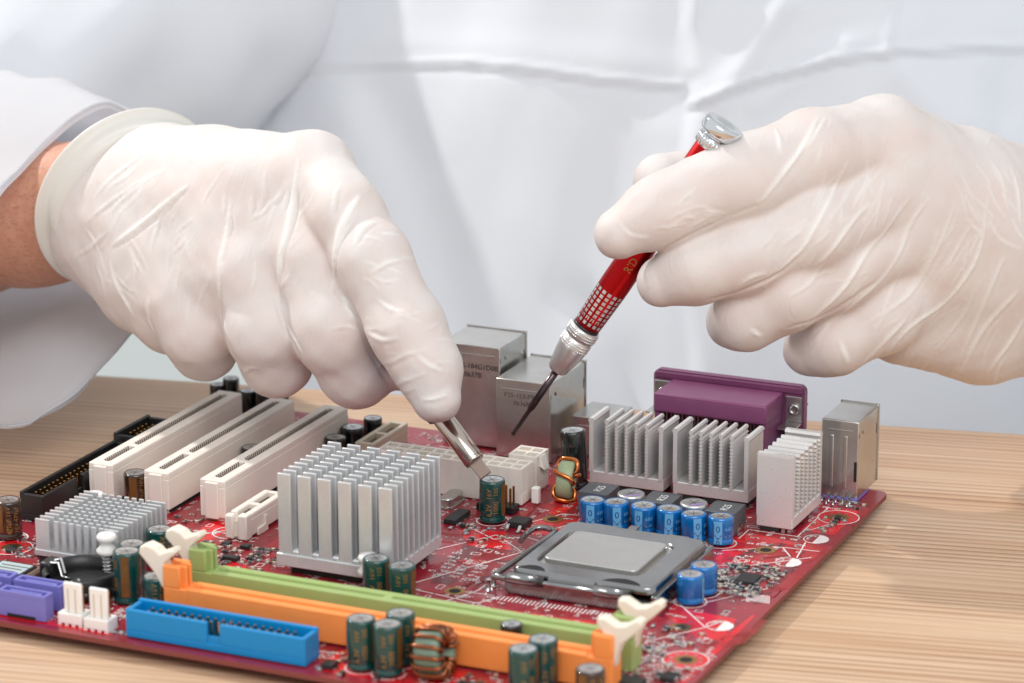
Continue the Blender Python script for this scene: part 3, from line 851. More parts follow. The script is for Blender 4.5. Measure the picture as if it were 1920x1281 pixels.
# plum printer port
b = MB().use('plum')
b.prism(rrect(-84, -31.2, 13.4, 30, 2.2), 5.6, 8.4, 'y'); b.box(-83.4, -31.8, 4.9, 5.7, 27.2, 29.6, .4)
b.box(-77.2, -38.2, -12, 5.6, 21, 27.4, .6, 2); b.box(-75.4, -40, -12.12, -11.9, 21.8, 26.2, .05)
b.box(-77.0, -75.2, -11.4, 5, 13.6, 21.2, .3); b.box(-40, -38.4, -11.4, 5, 12.2, 21.2, .3)
dp = link('printer_port', b.mesh('printer_port'), mb, label='plum coloured printer port with a wide flange')
b = MB().use('can')
for i in range(13):
    for j in range(2): b.tube([(-73.6+i*2.77, -9+j*4, 22), (-73.6+i*2.77, -9+j*4, .2)], .36, 6)
link('pin', b.mesh('pin'), dp, kind='stuff')
for xa, xb in ((-83.6, -77.8), (-37.6, -31.8)):
    xm = (xa+xb)/2+.3
    b = MB().use('can').box(xa, xb, 5.0, 5.5, 17.6, 26.4, .2).box(xa, xb, -3, 5.2, 17.2, 17.7, .1)
    b.lathe([(1.9, 0), (1.9, .9), (1.0, .9), (1.0, .3)], 20, (xm, 5.0, 22.2), (0, -1, 0))
    b.use('can').lathe([(2.4, 0), (2.4, 3.4), (1.4, 3.6)], 6, (xm, 8.5, 22.2), (0, 1, 0), smooth=False)
    link('bracket', b.mesh('bracket'), dp)
b = MB().use('blue').box(-82, -33, 2, 8, .2, 12.4, .4).use('can').box(-83.6, -31.8, 6, 8.2, .4, 13.2, .2)
link('monitor_port', b.mesh('monitor_port'), mb, label='blue port body below the plum port')
link('port_shell', MB().use('can').box(-92, -86, 0, 6, .4, 11.6, .4).mesh('port_shell'), mb, label='small metal shell beside the plum port')

# ---------------------------------------------------------------- inductors, chips
b = MB().use('ferrite').prism([(-5, -5.3), (4.2, -5.3), (5, -4.5), (5, 5.3), (-4.2, 5.3), (-5, 4.5)], 1.0, 7.8, 'z', .2)
b.use('tin').box(-5.15, -4.6, -2.6, 2.6, .1, 3).box(4.6, 5.15, -2.6, 2.6, .1, 3).use('ferrite').box(-4.6, 4.6, -4.8, 4.8, .1, 1.1)
me = b.mesh('inductor')
tx = MB().use('inkwhite').text('R25', 3.5, lambda x, y: (-y+.6, x-.3, 7.84)).mesh('printed_code')
for (x, y), lb in zip(((-78.5, -54.9), (-57.0, -55.2), (-35.6, -55.8)), ('grey block inductor, leftmost of the three', 'grey block inductor, middle of the three', 'grey block inductor beside the upright plate heat sink')):
    o = link('inductor', me, mb, (x, y, 0), 0, lb); link('printed_code', tx, o)
def soic(x0, x1, y0, y1, h, lb, pitch=1.27, quad=False):
    b = MB().use('chip').box(x0, x1, y0, y1, .15, h, .15)
    b.use('tin')
    n = int((y1-y0-.6)/pitch)
    for i in range(n):
        y = y0+.6+i*pitch
        for xa, s_ in ((x0, -1), (x1, 1)): b.box(min(xa, xa+s_*1.0), max(xa, xa+s_*1.0), y, y+.42, .1, .6)
    if quad:
        n = int((x1-x0-.6)/pitch)
        for i in range(n):
            x = x0+.6+i*pitch
            for ya, s_ in ((y0, -1), (y1, 1)): b.box(x, x+.42, min(ya, ya+s_*.8), max(ya, ya+s_*.8), .1, .5)
    link('chip', b.mesh('chip'), mb, label=lb)
soic(-17, -10.8, -97.9, -90.4, 1.1, 'small black square chip near the right edge', .8, True)
soic(-118.6, -114.4, -85.2, -74, 1.7, 'narrow black chip left of the dark green capacitor')
soic(-58, -50, -207, -202, 1.6, 'black chip at the front edge beside the coil'); soic(-9, -5, -178, -173, 1.6, 'black chip in the front right corner')
soic(-24, -12, -186, -180, 1.5, 'wide black chip near the front right corner'); soic(-228, -219, -137, -128, 1.6, 'black chip beside the long black header')
soic(-98.5, -95, -207, -203, 1.6, 'tiny black chip next to the blue header')
soic(-166, -163, -131, -128.6, 1.3, 'small black transistor in front of the short slot'); soic(-172.5, -170, -131, -128.4, 1.2, 'small black transistor left of the other')
soic(-166, -161, -142, -139.6, 1.5, 'black transistor near the green memory slot')
b = MB().use('chip').box(-98.8, -92.6, -80.6, -74.8, .2, 2.4, .25).use('tin')
for x in (-98.2, -94.2): b.prism([(-80.5, 1.4), (-81.6, 1.3), (-82.8, .3), (-84.2, .1), (-84.2, .5), (-83, .8), (-81.8, 1.8), (-80.5, 1.8)], x, x+.9, 'x')
b.box(-98.4, -93, -75.2, -73.2, .1, .5)
link('power_transistor', b.mesh('power_transistor'), mb, label='black transistor right of the dark green capacitor')
b = MB().use('can').prism(rrect(-126.6, -121.8, -73, -62, 2.2), .3, 3.6, 'z', .5).prism(rrect(-127, -121.4, -73.4, -61.6, 2.4), .1, .8)
link('crystal', b.mesh('crystal'), mb, label='oval silver crystal can beside the tall heat sink')
b = MB().use('black').box(-114.6, -101.6, -69.6, -64.4, .1, 2.6, .3)
o = link('pin_header', b.mesh('pin_header'), mb, label='black pin header behind the dark green capacitor')
b = MB().use('gold')
for i in range(5):
    for j in range(2): b.box(-113.6+i*2.54, -112.96+i*2.54, -68.6+j*2.54, -67.96+j*2.54, 2.5, 8.6, .1)
link('pin', b.mesh('pin'), o)
link('jumper', MB().use('white').box(-101, -98.6, -57, -54.6, .2, 5.6, .3).box(-101.2, -100.8, -56.4, -55.2, 2, 4.4).mesh('jumper'), mb, label='small white jumper near the coil')

# coils
def coil(x, y, z, r, th, turns, ax, lb, wr, mc='core', mw='copper'):
    b = MB().use(mc)
    b.lathe([(r*.55, -th/2), (r*.9, -th/2), (r, -th/2+.6), (r, th/2-.6), (r*.9, th/2), (r*.55, th/2), (r*.55, -th/2)], 36, (0, 0, 0), ax, caps=False)
    o = link('coil', b.mesh('coil'), mb, (x, y, z), 0, lb)
    q = Vector((0, 0, 1)).rotation_difference(Vector(ax).normalized())
    b = MB().use(mw); pts = []
    n = turns*24
    for i in range(n+1):
        a = 2*PI*i/n*.9+PI/2; p = 2*PI*turns*i/n
        rr = r*.775+(r*.225+wr*1.05)*math.copysign(abs(math.cos(p))**.6, math.cos(p)); zz = (th/2+wr*1.1)*math.copysign(abs(math.sin(p))**.6, math.sin(p))
        pts.append(q @ Vector((rr*math.cos(a), rr*math.sin(a), zz)))
    pts.append(Vector((pts[-1].x, pts[-1].y, -z))); pts.insert(0, Vector((pts[0].x, pts[0].y, -z)))
    b.tube(pts, wr, 8)
    link('winding', b.mesh('winding'), o)
coil(-92.4, -48.6, 6.6, 6.2, 5.0, 4, (.964, .22, -.06), 'copper wound coil standing beside the tall black capacitor', .72)
coil(-67, -199.4, 7.4, 6.6, 7.5, 13, (.93, .02, .12), 'dull green coil wound with dark copper at the front edge', .6, 'darkcore', 'darkwire')

# ---------------------------------------------------------------- capacitors
def cap_mesh(r, h, sleeve, tilt=None, silver=False):
    b = MB().use(sleeve)
    pr = [(r*.82, .25), (r*.98, .5), (r, .9), (r, 1.6), (r*.93, 2.1), (r*.93, 2.5), (r, 3.0), (r, h-.7), (r*.97, h-.25), (r*.88, h), (r*.80, h-.06)]
    b.lathe(pr, 36, caps=False)
    b.use('black').lathe([(.01, .1), (r*.82, .1), (r*.82, .3)], 28, caps=False)
    return b.mesh('capacitor')
def cap_top(r, h, ink=None):
    b = MB().use('captop').lathe([(r*.82, h-.1), (r*.74, h-.16), (.01, h-.2)], 36, caps=False)
    b.use('inkgrey')
    for k in range(3):
        a = k*PI/3+.3
        b.line((-r*.6*math.cos(a), -r*.6*math.sin(a)), (r*.6*math.cos(a), r*.6*math.sin(a)), .16, h-.10)
    if ink:
        b.use(ink); n = 14
        b.poly([(r*.72*math.cos(-1.9+2.2*i/n), r*.72*math.sin(-1.9+2.2*i/n)) for i in range(n+1)], h-.115)
    return b.mesh('capacitor_top')
def wrap(r, ang, z, vert=True):
    """flat lettering wrapped on a sleeve of radius r about direction ang"""
    if vert: return lambda x, y: (r*math.cos(ang-y/r), r*math.sin(ang-y/r), z+x)
    return lambda x, y: (r*math.cos(ang+x/r), r*math.sin(ang+x/r), z+y)
VIEW = math.atan2(-F_[1], -F_[0])          # the side of a capacitor that faces the maker of the picture
def stripe(r, h, m, a0, a1, z0=2.9, z1=None):
    return MB().use(m).lathe([(r+.05, z0), (r+.05, (z1 or h-.8))], 8, arc=(a0, a1)).mesh('polarity_stripe')
cache = {}
def cap(kind, x, y, h, lb, r=4.0, rz=0.0, lean=None):
    key = (kind, h, r)
    if key not in cache:
        sl = {'g': 'capgreen', 'n': 'capbrown', 'k': 'capblack', 'b': 'capblue', 's': 'captop'}[kind]
        parts = [('capacitor_top', cap_top(r, h, 'purpleink' if kind == 's' else None))]
        if kind == 'g':
            parts.append(('polarity_stripe', stripe(r, h, 'bronze', VIEW+.75, VIEW+1.35)))
            b = MB().use('goldink')
            b.text('16V', 2.2, wrap(r+.09, VIEW-.25, h*.72)); b.text('6.3V', 2.2, wrap(r+.09, VIEW-.25, h*.34)); b.text('1000', 2.2, wrap(r+.09, VIEW+.30, h*.40)); b.text('105', 2.0, wrap(r+.09, VIEW+.30, h*.78))
            parts.append(('printed_value', b.mesh('printed_value')))
        if kind == 'n':
            parts.append(('polarity_stripe', stripe(r, h, 'bronze', VIEW-.95, VIEW-.3)))
            b = MB().use('goldink'); b.text('470\u00b5F 16V', 2.0, wrap(r+.09, VIEW+.15, h*.55)); b.text('16V 470\u00b5F', 2.0, wrap(r+.09, VIEW+.75, h*.55))
            parts.append(('printed_value', b.mesh('printed_value')))
        if kind == 'b':
            parts.append(('polarity_stripe', stripe(r, h, 'paleblue', VIEW-.62, VIEW+.02, .9)))
            b = MB().use('darkblue'); b.text('0', 3.0, wrap(r+.09, VIEW-.3, h*.62, False)); b.text('0', 2.4, wrap(r+.09, VIEW-.3, h*.13, False))
            f = wrap(r+.09, VIEW-.3, h*.30, False)
            for s_ in (-1, 1):
                p = [(s_*1.2, .9), (0, -.4), (0, .0), (s_*1.2, 1.3)]
                if s_ > 0: p = p[::-1]
                b.quad(*[f(*q) for q in p])
            b.use('paleblue'); b.text('680', 1.7, wrap(r+.09, VIEW+.55, h*.62, False)); b.text('6.3V', 1.3, wrap(r+.09, VIEW+.55, h*.36, False))
            parts.append(('printed_value', b.mesh('printed_value')))
        cache[key] = (cap_mesh(r, h, sl), parts)
    me, parts = cache[key]
    o = link('capacitor', me, mb, (x, y, 0), rz, lb, rot=lean)
    for n_, d in parts: link(n_, d, o, kind='stuff' if n_ == 'printed_value' else None)
    return o
cap('g', -105.6, -76.6, 14.0, 'dark green capacitor under the tip of the metal tool', 4.1)
cap('g', -107.2, -154.8, 14.0, 'dark green capacitor between the tall heat sink and the green slot, left one'); cap('g', -97.6, -157.2, 14.0, 'dark green capacitor between the tall heat sink and the green slot, right one')
cap('g', -88.4, -201.8, 15.0, 'dark green capacitor, left one of the three by the front coil', 4.1); cap('g', -79.8, -202.6, 15.0, 'dark green capacitor, front one of the three by the coil', 4.1); cap('g', -80.2, -193.8, 15.0, 'dark green capacitor, rear one of the three by the coil', 4.1, .8)
cap('g', -36.2, -195.6, 15.0, 'dark green capacitor in front of the orange slot, rear of the pair', 4.1, .4); cap('g', -38.2, -204.2, 15.0, 'dark green capacitor in front of the orange slot, front of the pair', 4.1, .3)
cap('n', -17.6, -206.6, 13.5, 'dark brown capacitor at the front right corner'); cap('k', -52.8, -179.6, 11.0, 'small dark capacitor between the two memory slots', 3.1)
cap('g', -180.2, -170.6, 13.2, 'dark green capacitor behind the coin cell holder', 4.1, -.5); cap('g', -174.2, -183.4, 16.0, 'tallest dark green capacitor, with a bronze stripe facing forward', 4.1, -1.1)
cap('g', -162.8, -186.6, 11.0, 'short dark green capacitor left of the orange slot', 3.9, .3); cap('g', -182.0, -151.6, 11.2, 'dark green capacitor behind the ivory latch', 4.1, .6)
cap('n', -236.4, -150.6, 12.6, 'brown capacitor at the far left beside the long black header', 4.1); cap('n', -215.4, -109.4, 11.6, 'brown capacitor between two cream slots', 3.8, .5)
cap('k', -177.8, -31.2, 8.6, 'black capacitor behind the third slot, left one', 4.0); cap('k', -178.6, -42.4, 8.2, 'black capacitor behind the third slot, front one', 3.6); cap('k', -175.6, -20.4, 8.8, 'black capacitor behind the third slot, rear one', 3.2)
cap('k', -198.2, -64.0, 8.6, 'black capacitor between the first two slots', 3.6)
cap('k', -240.2, -12.0, 10.4, 'black capacitor at the far rear left corner', 2.8); cap('k', -236.2, -9.6, 12.4, 'taller black capacitor at the far rear left corner', 2.9)
cap('k', -226.0, -16.0, 11.0, 'black capacitor behind the first slot, left of the row', 3.0); cap('k', -219.6, -16.4, 11.4, 'black capacitor behind the first slot, middle of the row', 3.0); cap('k', -222, -8.4, 12.0, 'black capacitor behind the first slot, rear of the row', 3.0); cap('k', -213, -16.6, 11.0, 'black capacitor behind the first slot, right of the row', 3.0)
cap('k', -94.6, -35.6, 19.4, 'tall black capacitor leaning beside the ridged heat sink', 4.2, 0, (0.0, -.06, 0))
for i, (x, y) in enumerate(((-75.1, -68.4), (-67.3, -67.2), (-58.6, -66.6), (-50.2, -66.4), (-41.2, -67.8), (-32.8, -67.0))):
    cap('b', x, y, 9.0, ('blue capacitor, first from the left of the row of six', 'blue capacitor, second from the left of the row of six', 'blue capacitor, third from the left of the row of six', 'blue capacitor, fourth from the left of the row of six', 'blue capacitor, fifth from the left of the row of six', 'blue capacitor, last on the right of the row of six')[i], 4.0, 0, (random.uniform(-.03, .03), random.uniform(-.03, .03), (.1, .32, -.16, .22, .55, .02)[i]))
cap('b', -23.2, -117.9, 9.0, 'plain blue capacitor, front one of the pair', 4.0, 1.6); cap('b', -22.4, -109.0, 9.0, 'plain blue capacitor, rear one of the pair', 4.0, 1.9)
cap('s', -66.2, -58.0, 9.0, 'bare silver capacitor between the first two grey inductors', 4.4); cap('s', -45.0, -58.4, 9.0, 'bare silver capacitor between the last two grey inductors', 4.4)

# ---------------------------------------------------------------- processor socket
b = MB().use('black').box(-75, -30, -131, -86, .2, 3.4, .4)
sk = link('processor_socket', b.mesh('processor_socket'), mb, label='steel framed processor socket with its lever closed')
b = MB().use('steel')
b.box(-76, -74.2, -133, -84, .6, 5.0, .3); b.box(-30.4, -28.4, -131.5, -84, .6, 5.4, .5, 2); b.box(-76, -28.6, -85.4, -83.8, .6, 5.0, .3)
b.box(-75, -36.5, -133.4, -132.0, .3, 5.2, .3)
for x0, x1 in ((-75, -63.4), (-47.4, -36.4)):
    b.tube([(x0, -132.4, 5.0), (x1, -132.4, 5.0)], 1.7, 14)
b.tube([(-80, -132.4, 4.6), (-36, -132.4, 4.6)], 1.0, 10)
for x0, x1 in ((-69, -60), (-44, -37)): b.box(x0, x1, -85, -82.6, 5.6, 6.6, .2)
b.box(-57.4, -54.4, -84, -79.6, 6.0, 6.5, .1)
link('socket_frame', b.mesh('socket_frame'), sk)
# load plate: a frame with an opening and pressed lips
b = MB().use('steel')
outer = rrect(-74.8, -30.6, -129.6, -85.6, 3.0, 4); inner = rrect(-71.4, -37.0, -123.0, -92.4, 4.0, 4)
zt, zb = 7.4, 6.4
n = len(outer)
vo = [b.bm.verts.new((p[0], p[1], zt)) for p in outer]; vi = [b.bm.verts.new((p[0], p[1], zt)) for p in inner]
vi2 = [b.bm.verts.new((p[0]+(.3 if p[0] < -53 else -.3), p[1]+(.3 if p[1] < -107 else -.3), zt-1.8)) for p in inner]
vo2 = [b.bm.verts.new((p[0]+(-.5 if p[0] < -53 else .5), p[1]+(-.5 if p[1] < -107 else .5), zt-.5)) for p in outer]
vo3 = [b.bm.verts.new((p[0]+(-.6 if p[0] < -53 else .6), p[1]+(-.6 if p[1] < -107 else .6), zt-2.4)) for p in outer]
fs = []
for A, B_ in ((vi2, vi), (vi, vo), (vo, vo2), (vo2, vo3)):
    for i in range(n): fs.append(b.bm.faces.new((A[i], A[(i+1) % n], B_[(i+1) % n], B_[i])))
bmesh.ops.recalc_face_normals(b.bm, faces=fs); b._tag(fs, True)
for f in fs[n:2*n]: f.smooth = False
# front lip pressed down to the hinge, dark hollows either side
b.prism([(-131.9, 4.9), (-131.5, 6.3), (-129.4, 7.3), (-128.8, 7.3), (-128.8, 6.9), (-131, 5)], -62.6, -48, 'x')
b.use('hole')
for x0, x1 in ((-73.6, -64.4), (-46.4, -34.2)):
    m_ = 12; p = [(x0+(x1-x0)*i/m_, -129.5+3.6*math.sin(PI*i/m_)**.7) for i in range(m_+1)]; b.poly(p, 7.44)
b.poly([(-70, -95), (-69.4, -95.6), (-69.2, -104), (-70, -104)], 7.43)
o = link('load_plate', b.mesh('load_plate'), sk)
b = MB().use('steel')
b.tube([(-85.7, -99.4, 3.8), (-86.6, -93, 3.9), (-86.2, -88.6, 4.2), (-84, -87, 4.4), (-80, -88.2, 4.6), (-78, -90.5, 4.8), (-77.6, -96, 5.2), (-78.4, -115, 5.2), (-79.2, -128, 5.0), (-79.6, -131, 4.8), (-78.6, -132.4, 4.7), (-74, -132.4, 4.6)], .95, 12)
link('lever', b.mesh('lever'), sk)
b = MB().use('tin')
for y in (-131, -127): b.tube([(-81.4, y-2, .1), (-81.2, y-2, 3.6)], .8, 8)
link('stud', b.mesh('stud'), sk, kind='stuff')
# processor held in the socket
b = MB().use('chip').box(-71.6, -35.4, -124.4, -91, 4.4, 5.8)
cpu = link('processor', b.mesh('processor'), None)
tag(cpu, 'processor with a plain pale metal lid clamped in the steel socket', 'processor')
b = MB().use('nickel').prism(rrect(-69.2, -39.0, -120.8, -94.6, 2.2), 5.8, 8.2, 'z', .3).prism(rrect(-71, -36.4, -123.6, -92.2, 3), 5.7, 6.2, 'z', .1)
link('heat_spreader', b.mesh('heat_spreader'), cpu)
# ------------------------------------------------------------------ hand-held tools
def vec(a): return Vector((float(a[0]), float(a[1]), float(a[2])))
P0, P1 = vec(pix(962, 814, 1016)), vec(pix(1357, 236, 974))
ax = (P1-P0).normalized(); LEN = (P1-P0).length
sd = bpy.data.objects.new('screwdriver', None); col.objects.link(sd); sd.location = P0*S
sd.rotation_euler = Vector((0, 0, 1)).rotation_difference(ax).to_euler()
tag(sd, 'slim precision screwdriver with a red checkered grip and a silver collar, held over the board', 'screwdriver')
k_ = LEN/697.0                                   # mm per traced pixel
def at(px): return px*k_
b = MB().use('bit')
b.lathe([(.62, 0), (.72, .4), (.74, at(55)), (1.15, at(62)), (1.28, at(160))], 16)
for i in range(6):
    a = i*PI/3; b.box(.55*math.cos(a)-.13, .55*math.cos(a)+.13, .55*math.sin(a)-.13, .55*math.sin(a)+.13, -.25, 2)
link('bit', b.mesh('bit'), sd)
b = MB().use('satin').lathe([(1.1, at(148)), (2.7, at(149)), (3.3, at(153)), (4.5, at(185)), (4.85, at(200)), (4.95, at(204)), (4.95, at(222)), (4.6, at(223.5)), (4.6, at(226.5)), (5.1, at(228)), (5.1, at(246)), (4.6, at(248))], 48)
n = 44
for r, z0, z1 in ((4.95, 205, 221), (5.1, 229, 245)):
    for row in range(3):
        za = at(z0+(z1-z0)*(row+.1)/3); zb_ = at(z0+(z1-z0)*(row+.9)/3)
        for i in range(n):
            a = 2*PI*(i+.5*(row % 2))/n; da = 2*PI/n*.36
            p = [Vector((r*math.cos(a-da), r*math.sin(a-da), (za+zb_)/2)), Vector((r*math.cos(a), r*math.sin(a), za)), Vector((r*math.cos(a+da), r*math.sin(a+da), (za+zb_)/2)), Vector((r*math.cos(a), r*math.sin(a), zb_))]
            c_ = Vector(((r+.22)*math.cos(a), (r+.22)*math.sin(a), (za+zb_)/2))
            vs = [b.bm.verts.new(q) for q in p]; vc = b.bm.verts.new(c_)
            b._tag([b.bm.faces.new((vs[j], vs[(j+1) % 4], vc)) for j in range(4)])
link('collar', b.mesh('collar'), sd)
b = MB().use('black').lathe([(4.0, at(247)), (4.45, at(248)), (4.45, at(252)), (4.0, at(253))], 40)
link('gasket', b.mesh('gasket'), sd)
b = MB().use('red').lathe([(4.0, at(252)), (4.35, at(253)), (4.5, at(270)), (4.85, at(330)), (4.95, at(345)), (4.9, at(400)), (4.6, at(520)), (4.5, at(648)), (4.2, at(652))], 56)
sh = link('handle', b.mesh('handle'), sd)
b = MB().use('satin')
nn = 15
for row in range(8):
    z0 = at(260+row*9.6); z1 = z0+at(6.6); r = 4.36+.065*row+.09
    for i in range(nn):
        a = 2*PI*i/nn; da = 2*PI/nn*.29
        b.quad((r*math.cos(a-da), r*math.sin(a-da), z0), (r*math.cos(a+da), r*math.sin(a+da), z0), ((r+.05)*math.cos(a+da), (r+.05)*math.sin(a+da), z1), ((r+.05)*math.cos(a-da), (r+.05)*math.sin(a-da), z1))
link('grip_square', b.mesh('grip_square'), sh, kind='stuff')
inv = sd.rotation_euler.to_matrix().inverted()
vdir = inv @ vec(-F_); va = math.atan2(vdir.y, vdir.x)
b = MB().use('goldink').text("R'D", 3.6, lambda x, y: (5.0*math.cos(va+.15-y/5.0), 5.0*math.sin(va+.15-y/5.0), at(391)+x+1.5))
link('printed_mark', b.mesh('printed_mark'), sh)
b = MB().use('chrome').lathe([(4.2, at(649)), (4.9, at(651)), (5.2, at(662)), (4.9, at(671)), (4.2, at(673)), (4.2, at(676)), (5.9, at(678)), (6.5, at(683)), (6.5, at(697)), (6.1, at(701)), (5.2, at(702)), (3, at(699)), (.01, at(698))], 48, caps=False)
for i in range(26):
    a = 2*PI*i/26; b.lathe([(.3, at(652)), (.45, at(661)), (.3, at(670))], 6, (5.05*math.cos(a), 5.05*math.sin(a), 0))
link('end_cap', b.mesh('end_cap'), sd)

T0, T1 = vec(pix(911, 893, 984)), vec(pix(833.5, 788.5, 990))
ta = (T1-T0).normalized()
tl = bpy.data.objects.new('suction_tool', None); col.objects.link(tl); tl.location = T0*S
vq = vec(-F_); xx = ta.cross(vq).normalized(); yy = ta.cross(xx).normalized()
tl.rotation_euler = Matrix(((xx.x, yy.x, ta.x), (xx.y, yy.y, ta.y), (xx.z, yy.z, ta.z))).to_euler()
tag(tl, 'shiny metal tube tool with a flat narrow tip touching the dark green capacitor', 'hand tool')
tz = (vec(pix(889, 863, 985))-T0).length
b = MB().use('toolsteel').lathe([(2.7, tz-.6), (3.2, tz-.5), (3.35, tz), (3.35, tz+34), (3.0, tz+34)], 40)
b.lathe([(3.45, tz+.5), (3.45, tz+1.0)], 40, caps=False)
link('tube', b.mesh('tube'), tl)
b = MB().use('tipsteel')
b.prism([(-1.9, 0), (1.9, 0), (2.2, tz+1), (-2.2, tz+1)], -1.0, .6, 'y', .15)
b.box(-2.0, -1.5, .5, 1.2, .2, tz, .1).box(1.5, 2.0, .5, 1.2, .2, tz, .1)
link('tip', b.mesh('tip'), tl)
b = MB().use('navy').lathe([(3.4, tz+18), (4.4, tz+18.2), (5.0, tz+21), (5.2, tz+44), (4.2, tz+60), (3, tz+64)], 32)
link('handle', b.mesh('handle'), tl)

# ------------------------------------------------------------------ hands and forearms as distance fields
import openvdb
LEFT = dict(
 palm=[
  [(235, 378, 1060, 21), (300, 352, 1052, 20), (405, 345, 1042, 17.4), (480, 342, 1030, 15.6), (585, 325, 1018, 13.4)],
  [(240, 388, 1060, 22), (400, 380, 1040, 20), (520, 375, 1020, 15)],
  [(240, 400, 1060, 22), (370, 420, 1040, 20), (430, 440, 1024, 16)],
  [(216, 424, 1064, 20), (300, 470, 1045, 18), (330, 500, 1034, 15)],
  [(210, 446, 1065, 17.5), (270, 530, 1048, 15), (320, 590, 1036, 13)],
  [(585, 350, 1020, 13), (632, 450, 1010, 10.5)],
  [(485, 375, 1026, 16), (530, 490, 1015, 13.5), (560, 580, 1012, 10)],
  [(385, 410, 1034, 16), (415, 530, 1022, 13.5), (438, 600, 1020, 9.5)],
  [(300, 440, 1044, 16), (330, 540, 1032, 13.5)],
 ],
 fingers=[
  [(585, 325, 1018, 12.8), (650, 405, 1000, 11.8), (700, 490, 992, 11.6), (765, 620, 985, 11.6), (801, 690, 982, 10.0), (817, 746, 980, 8.0)],
  [(535, 350, 1020, 14), (590, 500, 1008, 14), (628, 620, 1002, 13.4), (668, 690, 1010, 12.2), (690, 700, 1035, 10)],
  [(430, 400, 1026, 14), (470, 520, 1014, 13.5), (500, 620, 1010, 12.5), (518, 676, 1018, 11.2), (535, 680, 1040, 9.5)],
  [(320, 450, 1036, 14), (350, 560, 1026, 13), (370, 620, 1024, 11.8), (383, 655, 1032, 9.6), (395, 655, 1050, 8.5)],
  [(330, 420, 1072, 14), (520, 540, 1056, 12), (650, 640, 1034, 9.5), (785, 700, 1003, 7.2)],
 ])
RIGHT = dict(
 palm=[
  [(1655, 265, 1006, 14.6), (1800, 345, 1030, 17), (2010, 430, 1075, 24)],
  [(1670, 330, 1006, 16), (1830, 400, 1030, 20), (2010, 470, 1075, 26)],
  [(1690, 420, 1012, 17), (1850, 480, 1036, 21), (2010, 500, 1075, 26)],
  [(1720, 500, 1024, 18), (1860, 550, 1046, 20), (2010, 540, 1078, 24)],
  [(1690, 600, 1030, 14.5), (1835, 607, 1050, 19), (2010, 570, 1078, 22)],
 ],
 fingers=[
  [(1655, 265, 1006, 14.4), (1520, 290, 990, 13.4), (1380, 339, 980, 13.3), (1240, 397, 976, 11.2), (1162, 440, 975, 7.9)],
  [(1650, 360, 1004, 15), (1520, 430, 990, 14), (1400, 470, 984, 12.6), (1300, 505, 982, 10.6), (1240, 528, 984, 8.2)],
  [(1680, 440, 1012, 15), (1560, 500, 1000, 14), (1470, 545, 994, 12.4), (1400, 590, 996, 11.0), (1375, 602, 1004, 9)],
  [(1720, 520, 1024, 15.5), (1640, 580, 1014, 14.5), (1560, 640, 1010, 10.8), (1518, 655, 1014, 8.6)],
  [(1640, 380, 1050, 15), (1480, 365, 1040, 12), (1350, 340, 1022, 10), (1240, 340, 1012, 9.2)],
 ])
# raised tension folds and pinched creases of the gloves: traced line, radius
FOLD_L = [
 ([(432, 365), (425, 440), (412, 500), (410, 560)], .8), ([(560, 300), (552, 360), (540, 430), (524, 490), (520, 560)], 1.1),
 ([(676, 368), (655, 400), (632, 455), (626, 540)], 1.4), ([(704, 417), (680, 428), (664, 458)], .9), ([(754, 488), (727, 494), (694, 512)], .8),
 ([(350, 350), (275, 412), (212, 460)], 1.0), ([(275, 285), (215, 330), (175, 372)], .5), ([(262, 340), (200, 385), (160, 420)], .5), ([(310, 320), (260, 350), (205, 400)], .4),
 ([(208, 492), (217, 529), (250, 590)], .9), ([(279, 560), (280, 600), (293, 628)], .7), ([(300, 400), (290, 440), (282, 480)], .5),
 ([(684, 622), (718, 638), (747, 634)], .7), ([(726, 685), (755, 668), (783, 660)], .7), ([(705, 560), (735, 580), (760, 585)], .5), ([(743, 723), (760, 714), (775, 712)], .5),
 ([(783, 668), (805, 685), (828, 695)], .6), ([(790, 750), (815, 748), (845, 738)], .6), ([(535, 606), (552, 636), (566, 662)], .7), ([(640, 545), (655, 580), (676, 606)], .8),
 ([(318, 690), (332, 688), (345, 694)], .6), ([(545, 340), (536, 372), (530, 400)], .5), ([(640, 340), (628, 370), (622, 400)], .5), ([(420, 360), (418, 400)], .4),
 ([(420, 600), (428, 640)], .6), ([(612, 620), (650, 612), (672, 618)], .4), ([(458, 700), (470, 690), (480, 690)], .6), ([(700, 520), (722, 528), (745, 524)], .4),
]
